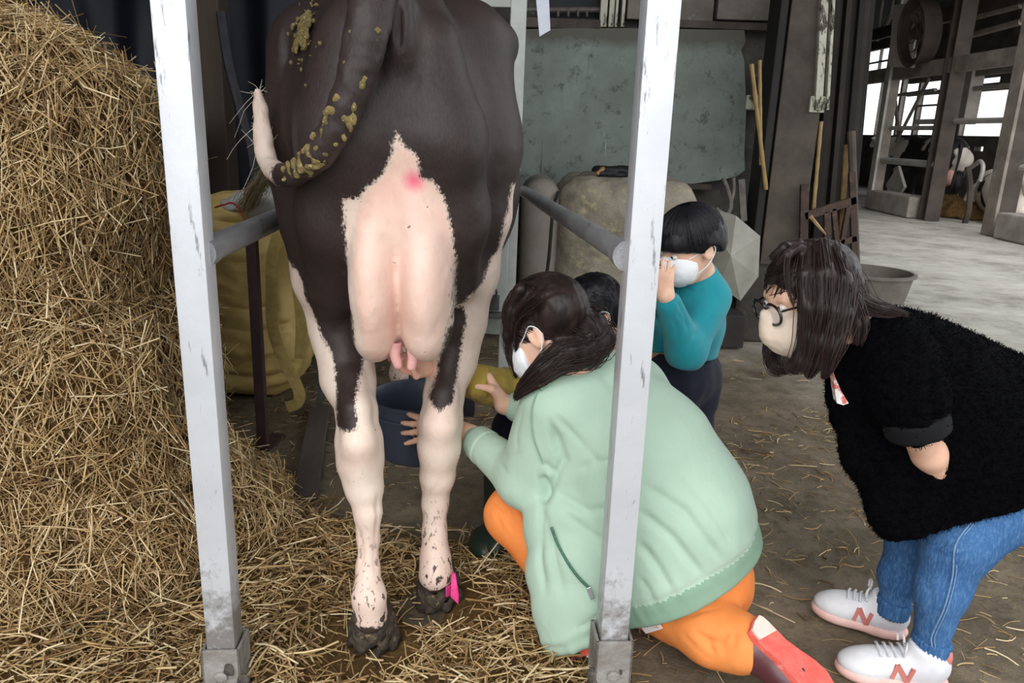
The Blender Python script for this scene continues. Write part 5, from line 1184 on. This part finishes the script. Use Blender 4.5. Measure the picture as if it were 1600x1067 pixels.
bx((1266, 150), (1290, 176), 4.84, 4.90, .008).build('bracket', M_pale_peel, cd_)
# sheets, boards and tools stacked at the wall end
M_sheet = [M('soot_dark_board', (40, 36, 34), (28, 26, 25), 5, .85, .2, 40), M('brown_dark_board', (54, 46, 41), (38, 33, 30), 5, .85, .2, 40)]
stk = thing('stacked_boards', 'tall dark boards stacked upright at the end of the back wall', 'boards', (2.2, 5.4, 0))
for k in range(9):
    xt, xb = 1296 + k * 6.9, 1272 + k * 6.7; Y = 5.28 + .03 * (k % 3); MB().beam(A(xb, 430, Y) * [1, 1, 0] + (0, 0, .0), A(xt, 0, Y + .05) + (0, 0, .6), .034 if k % 2 else .042, .06, up=(0, 1, 0), bev=.004).build('board', M_sheet[k % 2], stk)
rk = thing('iron_rack', 'rusty iron rack with crossed bars holding tools beside the dark column', 'rack', (A(1295, 400, 4.75)[0], 4.75, 0))
M_iron = M('rusty_iron', (80, 62, 54), (56, 45, 41), 14, .8, .4, 60, c3=(112, 84, 66), s3=20, t3=(.6, .7))
for a, b, w_ in (((1256, 338), (1338, 312), .05), ((1257, 288), (1254, 430), .05), ((1331, 268), (1336, 430), .04), ((1292, 330), (1293, 430), .04), ((1302, 325), (1312, 430), .03), ((1326, 320), (1306, 430), .03), ((1252, 396), (1338, 372), .04)):
    MB().beam(A(*a, 4.78), A(*b, 4.78), w_, .03, up=(0, 1, 0), bev=.004).build('bar', M_iron, rk)
pole('bamboo_cane', A(1283, 190, 4.95), A(1271, 330, 4.9), .012, M_cane, 'yellow cane standing in the iron rack, just right of the dark column', 'cane', 4)
pole('fork_handle', A(1323, 226, 4.95), A(1311, 400, 4.86), .017, M('yellowed_handle', (150, 118, 70), (118, 90, 54), 12, .6), 'yellow-brown tool handle standing at the right end of the iron rack', 'handle', 0)
pole('metal_pipe', A(1265, 208, 4.95), A(1261, 300, 4.9), .016, M('dull_tube', (120, 116, 122), (92, 88, 94), 12, .5, metal=.4), 'short grey tube standing at the left end of the iron rack', 'pipe', 0)
pole('iron_bar', A(1330, 205, 4.9), A(1338, 420, 4.82), .024, M_rustdark, 'thick dark iron bar upright beside the pale aisle floor', 'bar', 0)
lath = thing('wood_lath', 'splintered wooden stick leaning low in the iron rack', 'stick', A(1280, 370, 4.7)); MB().tube(spline([A(1266, 338, 4.72), A(1276, 350, 4.7), A(1290, 366, 4.7)], 6), [.014, .012, .012, .01, .009, .005], 6).build('stick', M('pale_split_wood', (166, 140, 100), (132, 106, 72), 20, .7), lath, True)
# grey plastic sheet, hooks, box and bag beside the boy
M_gsheet = M('grey_plastic', (150, 148, 138), (128, 126, 116), 5, .5, .15, 20)
gp = [A(1112, 352, 4.55), A(1125, 330, 4.6), A(1150, 337, 4.55), A(1188, 369, 4.6), A(1185, 432, 4.6), A(1157, 470, 4.55), A(1122, 446, 4.5), A(1108, 420, 4.5)]; ct = A(1142, 400, 4.40); bk_ = [p + np.array([0, .10, 0]) for p in gp]
ms = MB().add(gp + bk_ + [ct], [(i, (i + 1) % 8, 16) for i in range(8)] + [(i, 8 + i, 8 + (i + 1) % 8, (i + 1) % 8) for i in range(8)] + [tuple(range(15, 7, -1))]); props(ms.build('plastic_sack', M_gsheet), 'stiff grey plastic sack leaning behind the boy in teal', 'sack')
hk = MB(); hk.tube(spline([A(1130, 278, 4.8), A(1138, 300, 4.78), A(1142, 322, 4.76), A(1134, 335, 4.75), A(1118, 326, 4.75)], 14), .014, 8); hk.tube(spline([A(1146, 278, 4.8), A(1146, 300, 4.78), A(1140, 322, 4.76)], 8), .012, 8); hk.beam(A(1158, 280, 4.85), A(1162, 345, 4.85), .04, .02, up=(0, 1, 0))
o = hk.build('bent_hooks', M('dull_iron_pipe', (104, 98, 92), (78, 72, 68), 16, .6, metal=.3), None, True); props(o, 'bent iron hooks hanging above the grey plastic sack', 'hooks', None, 'stuff')
g0 = G(1112, 528), ; bb = MB().box(A(1108, 505, 4.55) * [1, 1, 0], (A(1166, 505, 4.55)[0], 4.9, A(1140, 492, 4.55)[2]), .01).build('low_crate', M('dark_crate_wood', (52, 46, 42), (38, 34, 32), 7, .8)); props(bb, 'low dark wooden box on the floor between the boy and the column footing', 'box')
S = Solid(.008); S.ell(G(1133, 523) + (0, 0, .05), (.03, .03, .055), k=.02); S.plane((0, 0, .004), (0, 0, -1), .005); V, Fq = S.mesh(1); props(obj_np('white_bag', V, Fq, M('white_plastic_bag', (226, 226, 228), (200, 200, 206), 30, .5)), 'small white crumpled bag in front of the low dark box', 'bag')
# feed tub behind the girl
tb = G(1378, 478); tb = np.array([tb[0], tb[1] + .32, 0]); props(MB().lathe([(0, .02), (.27, .02), (.28, 0), (.30, .0), (.34, .20), (.365, .205), (.365, .225), (.335, .228), (.325, .20), (.285, .04), (0, .035)], tb, 40).build('feed_tub', M('grey_rubber_tub', (112, 106, 98), (92, 86, 80), 7, .7, .1, 40), None, True), 'low round grey feed tub on the floor behind the girl', 'tub')

# ------------------------------------------------------------------ left of the cow
def tarp():
    n, m_ = 160, 40; U, W = np.meshgrid(np.linspace(0, 1, n), np.linspace(0, 1, m_), indexing='ij'); x = -4.0 + U * 3.75; z = 2.9 - W * 2.88
    y = 4.95 + .05 * np.sin(x * 9 + .8 * np.sin(z * 2.2)) + .03 * np.sin(x * 23 + z) * (W * .5 + .5) + .02 * vnoise(np.stack([x.ravel(), z.ravel(), 0 * x.ravel()], 1), 2.5, 3, 2).reshape(x.shape)
    P = np.stack([x, y, z], -1).reshape(-1, 3); P2_ = P + np.array([0, .012, 0]); i, j = np.meshgrid(np.arange(n - 1), np.arange(m_ - 1), indexing='ij'); a = (i * m_ + j).ravel(); N0 = len(P)
    Fq = np.stack([a, a + m_, a + m_ + 1, a + 1], 1)
    return obj_np('tarpaulin', np.vstack([P, P2_]), np.vstack([Fq, Fq[:, ::-1] + N0]), M('navy_tarp', (15, 17, 28), (21, 23, 36), 3, .6, .1, 12))
props(tarp(), 'navy black tarpaulin hanging behind the straw bales and the cow', 'tarpaulin')
M_oldwood = M('dusty_old_wood', (74, 63, 54), (52, 44, 39), 3.5, .85, .3, 40, stretch=(1, 1, .12), c3=(98, 86, 74), s3=14, t3=(.6, .75))
wp = A(325, 150, 4.3); props(MB().box((wp[0] - .085, 4.3, 0), (wp[0] + .085, 4.46, ROOFZ), .008).build('timber_post', M_oldwood), 'brown timber post before the navy tarpaulin, right of the left steel post', 'post')
props(MB().tube(spline([A(346, 20, 4.25), A(356, 90, 4.2), A(372, 155, 4.15), A(384, 200, 4.12), A(396, 250, 4.1), (*A(404, 290, 4.08)[:2], .5), (*A(410, 320, 4.07)[:2], .02)], 24), .028, 8).build('black_hose', M('matt_black_hose', (34, 34, 40), (48, 48, 54), 20, .5), None, True), 'black hose hanging slantwise in front of the navy tarpaulin', 'hose')
fence = thing('board_fence', 'grey weathered plank rails between the straw bales and the timber post', 'fence', (A(232, 250, 3.9)[0], 3.9, 0)); M_greywood = M('grey_weathered_plank', (130, 118, 106), (98, 88, 80), 5, .85, .3, 40, stretch=(.2, 1, 1))
for y0, y1 in ((156, 192), (197, 222), (228, 248), (256, 274)): MB().beam(A(120, (y0 + y1) / 2 - 3, 3.9), A(312, (y0 + y1) / 2 + 5, 3.9), .035, (y1 - y0) * .0033, bev=.004).build('plank', M_greywood, fence)
for x in (130, 300): MB().beam(A(x, 250, 3.96) * [1, 1, 0], A(x, 150, 3.96), .06, .06, bev=.004).build('post', M_greywood, fence)

# big yellow bag with its strap
bg0 = np.array([A(392, 480, 3.5)[0], 3.52, 0]); M_bag = M('woven_yellow_bag', (226, 198, 130), (200, 172, 104), 4, .55, .15, 140, c3=(190, 166, 100), s3=7, t3=(.58, .74))
bagT = thing('bulk_bag', 'large dusty yellow woven bag with a webbing strap behind the left rail', 'bag', bg0)
S = Solid(.012); S.box(bg0 + (-.02, .03, .43), (.27, .27, .43), None, .17, .05); S.ell(bg0 + (0, -.02, .82), (.23, .22, .12), k=.08); S.ell(bg0 + (.08, -.03, .40), (.19, .23, .26), k=.08); V, Fq = S.mesh(2)
bl = [(snap(l, V, .03), d, w_) for l, d, w_ in [([(330, 478), (380, 485), (440, 478)], .028, .024), ([(330, 516), (390, 522), (460, 505)], .022, .018), ([(335, 545), (385, 555), (450, 540)], -.015, .02), ([(335, 590), (385, 596), (455, 585)], .026, .020), ([(335, 432), (370, 448), (420, 420)], .014, .018), ([(345, 400), (400, 395), (440, 375)], -.010, .02), ([(345, 560), (360, 575), (400, 560)], .014, .014), ([(440, 420), (455, 470), (465, 520)], .014, .016), ([(330, 345), (390, 350), (440, 345)], .02, .02), ([(420, 530), (445, 560), (450, 600)], .012, .014)]]
bl = [(l, d * 1.6, w_) for l, d, w_ in bl]; V = creases(V, Fq, bl); V = V + vnormals(V, Fq) * (vnoise(V * np.array([.6, 1, 1.6]), 11, 7, 3) * .010)[:, None]; V[:, 2] = np.maximum(V[:, 2], .004); bag = obj_np('sack', V, Fq, M_bag, bagT)
def ribbon(line, wd, th, name, mat, parent):
    P = spline(line, 40); mbr = MB()
    T = np.gradient(P, axis=0); T /= np.linalg.norm(T, axis=1)[:, None]; W_ = np.cross(T, (0.15, -1, .05)); W_ /= np.linalg.norm(W_, axis=1)[:, None]; Nn = np.cross(W_, T)
    V_ = np.concatenate([P + W_ * wd / 2 + Nn * th, P - W_ * wd / 2 + Nn * th, P - W_ * wd / 2 - Nn * th, P + W_ * wd / 2 - Nn * th]); n_ = len(P)
    f = [(k * n_ + i, k * n_ + i + 1, ((k + 1) % 4) * n_ + i + 1, ((k + 1) % 4) * n_ + i) for k in range(4) for i in range(n_ - 1)]
    return mbr.add(V_, f).build(name, mat, parent)
M_web = M('webbing_strap', (184, 160, 100), (160, 138, 82), 40, .8)
ribbon([A(446, 352, 3.20), A(436, 366, 3.18), A(426, 400, 3.17), A(424, 450, 3.16), A(426, 510, 3.15), A(440, 555, 3.13), A(458, 590, 3.11), A(468, 615, 3.10), A(464, 630, 3.10), A(448, 636, 3.10)], .048, .003, 'strap', M_web, bagT)
ribbon([A(446, 352, 3.21), A(456, 380, 3.20), A(462, 430, 3.20), A(470, 500, 3.22), A(468, 560, 3.24)], .045, .003, 'strap', M_web, bagT)
S = Solid(.009); S.ell(A(405, 318, 3.42), (.16, .16, .055), k=.03); S.ell(A(425, 305, 3.42), (.07, .10, .07), k=.05); V, Fq = S.mesh(1); V = V + vnormals(V, Fq) * (vnoise(V, 22, 5, 3) * .014)[:, None]; props(obj_np('plastic_sheet', V, Fq, M('milky_plastic', (206, 206, 204), (184, 184, 180), 8, .35)), 'crumpled white plastic sheet lying on top of the yellow bag', 'sheet')
props(MB().tube(spline([A(336, 324, 3.22), A(350, 320, 3.2), A(365, 318, 3.22), A(382, 340, 3.2), A(387, 372, 3.17), A(392, 405, 3.16)], 24), .0035, 6).build('red_cord', M('red_cord', (190, 54, 52), (160, 40, 40), 40, .7), None, True), 'thin red cord over the yellow bag top', 'cord')
# frayed rope
rp = spline([A(428, 240, 2.95), A(420, 262, 3.0), A(408, 285, 3.1), A(394, 305, 3.2), A(384, 322, 3.27)], 14); n = 220; P = rp[None] + rng.normal(0, .010, (n, 1, 3)) + rng.normal(0, .007, (n, 14, 3)).cumsum(1) * .6
s3 = strands(P, np.full(n, .0011)); o = obj_np('frayed_rope', s3[0], s3[1], M('cream_rope', (216, 200, 168), (180, 160, 124), 40, .8)); props(o, 'frayed cream rope tuft hanging beside the white tail tip', 'rope', None, 'stuff')
# stake, plank, thin green stake
st0 = G(409, 698); stt = A(406, 372, st0[1]); sk = MB(); sk.beam(st0, (st0[0], st0[1], stt[2]), .034, .006, up=(0, 1, 0)); sk.beam(st0 + (.017, .015, 0), (st0[0] + .017, st0[1] + .015, stt[2]), .006, .034, up=(0, 1, 0)); sk.beam(st0 + (.005, -.02, .0), st0 + (.04, .10, .012), .06, .012)
props(sk.build('angle_stake', M('oxide_red_steel', (70, 48, 48), (52, 38, 40), 12, .55, .1, 60)), 'dark oxide-red angle iron stake in front of the yellow bag', 'stake')
a, b = G(500, 638, .012), G(476, 778, .012); props(MB().beam(a, b, .085, .024, bev=.003).build('floor_plank', M('grey_brown_plank', (92, 82, 76), (68, 60, 56), 5, .85, .3, 40, stretch=(1, .2, 1))), 'grey-brown plank lying on the floor left of the left hind leg', 'plank')
p = G(499, 640); props(MB().beam(p + (0, .02, 0), p + (0.0, .02, .28), .018, .018, bev=.002).build('thin_stake', M('dull_green_paint', (84, 92, 86), (64, 70, 66), 20, .6)), 'thin dull green stake standing at the far end of the floor plank', 'stake')
# ------------------------------------------------------------------ far cow hall
HX = 7.0
def H3(x, y, X=HX): return AX(x, y, X)
M_hcol = M('grey_hall_steel', (146, 136, 126), (110, 102, 94), 3, .7); M_hdark = M('brown_hall_steel', (80, 70, 63), (60, 53, 49), 3, .8); M_hpale = M('pale_galvanised_tube', (190, 186, 180), (160, 156, 150), 3, .5, metal=.2)
def hpost(px, wd, mat, label, face=None):
    b = H3(*px); t_ = thing('hall_post', label, 'post', (b[0], b[1], 0)); mb_ = MB(); mb_.box((b[0] - wd / 2, b[1] - wd / 2, 0), (b[0] + wd / 2, b[1] - wd / 2 + .03, ROOFZ)); mb_.box((b[0] - wd / 2, b[1] + wd / 2 - .03, 0), (b[0] + wd / 2, b[1] + wd / 2, ROOFZ)); mb_.box((b[0] - .02, b[1] - wd / 2 + .03, 0), (b[0] + .02, b[1] + wd / 2 - .03, ROOFZ))
    mb_.build('shaft', mat, t_)
    if face: MB().box((b[0] - wd / 2 - .05, b[1] - wd / 2 - .02, 0), (b[0] - wd / 2, b[1] + wd / 2, ROOFZ), .01).build('lit_side', face, t_)  # added plate: light on the post's left side put into its paler colour
    return b
pa = hpost((1364, 328), .17, M_hcol, 'pale grey post in the far hall, standing at the left of the row', M_hpale); pb = hpost((1450, 344), .25, M_hdark, 'brown post in the far hall before the standing cow'); pc = hpost((1558, 366), .25, M_hdark, 'brown post at the right edge in the far hall, by the lying cow', M_hcol)
def hbeam(a, b, w_, h, mat, label, name='hall_beam', cat='beam'):
    return props(MB().beam(a, b, w_, h, bev=.006).build(name, mat), label, cat)
def tube_(a, b, r, mat, label, name='hall_rail', cat='rail'): return props(MB().tube([a, (np.asarray(a) + b) / 2, b], r, 8).build(name, mat, None, True), label, cat)
z1 = H3(1420, 112)[2]
hbeam((HX, 20, z1), (HX, 8.0, z1), .14, .24, M_hcol, 'long grey beam running across the three posts of the far hall')
hbeam((HX + .5, 20, z1 + .95), (HX + .5, 8.0, z1 + .95), .12, .22, M_hdark, 'dark upper beam above the long grey beam of the far hall')
tube_((HX, pa[1], H3(1400, 252)[2]), (HX, pb[1] - .1, H3(1400, 252)[2]), .06, M_hpale, 'pale tube rail between the left and middle posts of the far hall')
zr = H3(1530, 188)[2]; tube_((HX + .1, 14.4, zr), (HX + .1, 11.0, zr), .045, M_hpale, 'pale tube rail running past the middle post at cow back height')
zr = AX(1425, 200, 7.05)[2]; tube_((7.05, pa[1] + .1, zr), (7.05, pb[1] - .1, zr), .04, M_hpale, 'pale tube rail behind the left and middle posts of the far hall')
zr = H3(1590, 262)[2]; tube_((HX, 11.0, zr), (HX, 9.2, zr), .05, M_hpale, 'grey tube rail leaving the right post of the far hall')
zr = AX(1530, 112, 8.6)[2]; hbeam((8.6, 18, zr), (8.6, 11, zr), .08, .16, M_hcol, 'grey board beam hung before the hall windows')
zr = AX(1540, 137, 8.6)[2]; tube_((8.6, 18, zr), (8.6, 11, zr), .05, M_hpale, 'pale tube under the grey board beam before the hall windows')
tube_(AX(1400, 222, 8.2), AX(1452, 122, 8.2), .035, M_hcol, 'slanting brace tube before the hall windows', 'brace', 'brace')
tube_(AX(1398, 150, 8.2), AX(1404, 210, 8.2), .04, M_hcol, 'short upright tube before the left hall windows', 'upright', 'upright')
tube_(AX(1393, 150, 8.2), AX(1462, 140, 8.2), .035, M_hpale, 'pale tube crossing the middle hall windows', 'cross_tube', 'rail')
for k, (a, b) in enumerate((((1370, 62), (1392, 24)), ((1488, 36), (1596, 8)), ((1500, 60), (1596, 34)), ((1505, 14), (1500, 70)))):
    a3, b3 = AX(*a, HX + .5), AX(*b, HX + .5); b3 = b3 if k != 3 else b3 * [1, 1, 0] + (0, 0, z1 + .9)
    if k == 3: a3 = b3 * [1, 1, 0] + (0, 0, ROOFZ)
    tt = MB().tube([a3, (a3 + b3) / 2, b3], .05, 8)
    if k != 3:
        for e in (a3, b3): e = e.copy(); e[1] = max(e[1], 10.65); tt.tube([e, e * [1, 1, 0] + (0, 0, ROOFZ)], .03, 8)
    props(tt.build('truss_tube', M_hcol, None, True), ['slanting pale truss tube left of the hall fan', 'highest sloping truss tube right of the hall fan', 'lower sloping truss tube right of the hall fan', 'short upright truss tube right of the hall fan'][k], 'tube')
up = AX(1508, 190, 8.6); props(MB().box((8.5, up[1] - .12, up[2] - .05), (8.75, up[1] + .12, max(up[2] + .75, AX(1530, 112, 8.6)[2] + .02)), .01).build('feed_pipe_box', M('pale_box', (176, 168, 160), (148, 140, 132), 4, .7)), 'pale upright box behind the middle post before the windows', 'box')
# fan
fc = H3(1438, 50, 6.75); fan = thing('barn_fan', 'big round barn fan high on the hall frame beside a pale panel', 'fan', fc)
ax_ = np.array([-.985, .06, -.12]); ax_ /= np.linalg.norm(ax_)
MB().lathe([(.46, -.14), (.50, -.14), (.52, .10), (.56, .16), (.54, .17), (.48, .10), (.46, -.10)], fc, 36, ax_).build('cowl', M_hdark, fan, True)
e_ = np.cross(ax_, (0, 0, 1)); e_ /= np.linalg.norm(e_); g_ = np.cross(ax_, e_)
for k in range(6):
    t_ = k * math.pi / 3; u_ = e_ * math.cos(t_) + g_ * math.sin(t_); v_ = -e_ * math.sin(t_) + g_ * math.cos(t_)
    MB().prism([fc + u_ * .10 + v_ * .05, fc + u_ * .44 + v_ * .14 + ax_ * .05, fc + u_ * .44 - v_ * .10 - ax_ * .05, fc + u_ * .10 - v_ * .05], ax_ * .012).build('blade', M_hcol, fan)
MB().lathe([(0, -.1), (.11, -.1), (.12, .08), (.06, .12), (0, .12)], fc, 16, ax_).build('hub', M_hdark, fan, True)
for rr in (.17, .31, .46): MB().tube([fc + ax_ * .13 + (e_ * math.cos(t_) + g_ * math.sin(t_)) * rr for t_ in np.linspace(0, 2 * math.pi, 25)], .008, 4, False).build('guard_ring', M_hdark, fan, True)
pq = [H3(1388, 104, 6.8), H3(1396, 8, 6.8), H3(1434, 2, 6.8), H3(1424, 106, 6.8)]; props(MB().prism(pq, (.06, 0, 0)).build('fan_panel', M('pale_sheet_panel', (228, 220, 212), (206, 198, 190), 3, .7)), 'pale rectangular sheet panel on the hall frame left of the fan', 'panel')
# concrete kerbs
M_kerb = M('pale_concrete_kerb', (168, 160, 152), (138, 130, 122), 4, .9, .4, 20)
for a, b, lb in ((pa[1] - .25, pb[1] + .25, 'pale concrete kerb between the left and middle hall posts'), (pc[1] - .3, 8.6, 'pale concrete kerb right of the right hall post')):
    props(MB().box((HX - .25, min(a, b), 0), (HX + .15, max(a, b), .36), .03).build('concrete_kerb', M_kerb), lb, 'kerb')
cr = AX(1400, 290, 7.6); props(MB().box(cr + (-.03, -.28, -.28), cr + (.03, .28, .28), .01, rot=[[1, 0, 0], [0, .7, -.7], [0, .7, .7]]).build('white_card', M('off_white_card', (206, 200, 192), (180, 174, 166), 4, .8)), 'pale square card tilted on its corner under the hall rail', 'card')
# cattle of the hall
def far_cow_mat(name, thr):
    t = NT(name); v = t.coord(); n_ = t.noise(v, 1.6, 2, .4); c = t.ramp(n_, [(thr, lin((34, 31, 32))), (thr + .02, lin((222, 212, 200)))]); return t.out(c, .7)
def far_cow(loc, yaw, label, mat, lying=False, n_=0):
    c_, s_ = math.cos(yaw), math.sin(yaw); W = lambda x, y, z: np.array([loc[0] + x * c_ - y * s_, loc[1] + x * s_ + y * c_, z]); Rz = np.array([[c_, -s_, 0], [s_, c_, 0], [0, 0, 1]])
    S = Solid(.026); h = .46 if lying else 1.0; S.ell(W(.1, 0, h), (.80, .36 if lying else .33, .40), Rz, .1); S.ell(W(-.55, 0, h + .10), (.38, .27, .30), Rz, .12); S.ell(W(.75, 0, h + .03), (.32, .25, .36), Rz, .12)
    S.chain([(W(.9, 0, h + .15), .19), (W(1.25, .05, h + .28), .13)], .08); S.chain([(W(1.30, .05, h + .32), .105), (W(1.52, .05, h + .12), .07), (W(1.62, .05, h + .03), .062)], .05)
    for sy in (-1, 1):
        S.chain([(W(1.26, .05 + sy * .09, h + .36), .035), (W(1.24, .05 + sy * .22, h + .33), .03)], .03)
        if lying:
            S.chain([(W(-.45, sy * .22, .40), .20), (W(-.25, sy * .42, .16), .11), (W(-.60, sy * .46, .08), .06), (W(-.35, sy * .50, .06), .045)], .05); S.chain([(W(.75, sy * .2, .3), .13), (W(.95, sy * .26, .10), .07), (W(.70, sy * .26, .06), .05)], .05)
        else:
            S.chain([(W(-.62, sy * .17, .98), .20), (W(-.52, sy * .17, .72), .12), (W(-.66, sy * .16, .50), .062), (W(-.64, sy * .16, .18), .036), (W(-.60, sy * .16, .05), .05)], .05); S.chain([(W(.70, sy * .16, .8), .13), (W(.72, sy * .15, .45), .058), (W(.72, sy * .15, .16), .036), (W(.75, sy * .15, .05), .048)], .05)
    V, Fq = S.mesh(1); t_ = thing('cow', label, 'cow', (loc[0], loc[1], 0)); obj_np('body', V, Fq, mat, t_)
    MB().tube(spline([W(-.90, 0, h + .26), W(-.97, .02, h + .05), W(-.95, .04, h - .3), W(-.94, .05, max(.1, h - .55))], 10), [.04, .035, .03, .026, .022, .02, .024, .03, .026, .01], 8).build('tail', mat, t_, True)
    if not lying:
        S = Solid(.02); S.ell(W(-.50, 0, .66), (.20, .15, .19), Rz); V, Fq = S.mesh(1); o = obj_np('udder', V, Fq, M('far_udder%d' % n_, (214, 160, 148), (224, 178, 164), 5), t_)
M_fc1 = far_cow_mat('far_pied_coat', .50); M_fc2 = far_cow_mat('far_white_coat', .34); M_fc3 = far_cow_mat('far_dark_coat', .56)
b1 = AX(1490, 342, 8.3); far_cow((b1[0], b1[1] + .9), 1.45, 'black and white cow standing rear-on behind the middle hall post', M_fc3, n_=1)
b2 = AX(1418, 322, 9.0); far_cow((b2[0] + .3, b2[1] + .5), 1.9, 'mostly white cow half hidden at the left of the middle hall post', M_fc1, n_=2)
b3 = AX(1560, 350, 8.4); far_cow((b3[0] + .0, b3[1] + .15), -1.9, 'cream white cow lying down beside the right hall post', M_fc2, True)
S = Solid(.03); c = AX(1490, 338, 8.0); S.ell(c * [1, 1, 0] + (0, .3, .02), (.55, 1.1, .30), k=.1); S.plane((0, 0, .003), (0, 0, -1), .01); V, Fq = S.mesh(1); V = V + vnormals(V, Fq) * (vnoise(V, 6, 3, 3) * .05)[:, None]; props(obj_np('hay_heap', V, Fq, M_bed), 'low heap of brown hay under the standing cow in the far hall', 'hay')
tube_pts = spline([AX(1508, 268, 7.6), AX(1525, 256, 7.6), AX(1532, 252, 7.6), AX(1536, 262, 7.6), AX(1531, 283, 7.6)], 16); props(MB().tube(tube_pts, .035, 8).build('bent_rail', M_hpale, None, True), 'pale bent tube rail hooked over behind the standing cow', 'rail')
tube_pts = spline([AX(1512, 262, 7.5), AX(1516, 290, 7.5), AX(1513, 330, 7.5), AX(1508, 345, 7.5) * [1, 1, 0]], 12); props(MB().tube(tube_pts, .05, 8).build('stall_divider', M_hdark, None, True), 'dark curved stall divider between the standing and the lying cow', 'divider')
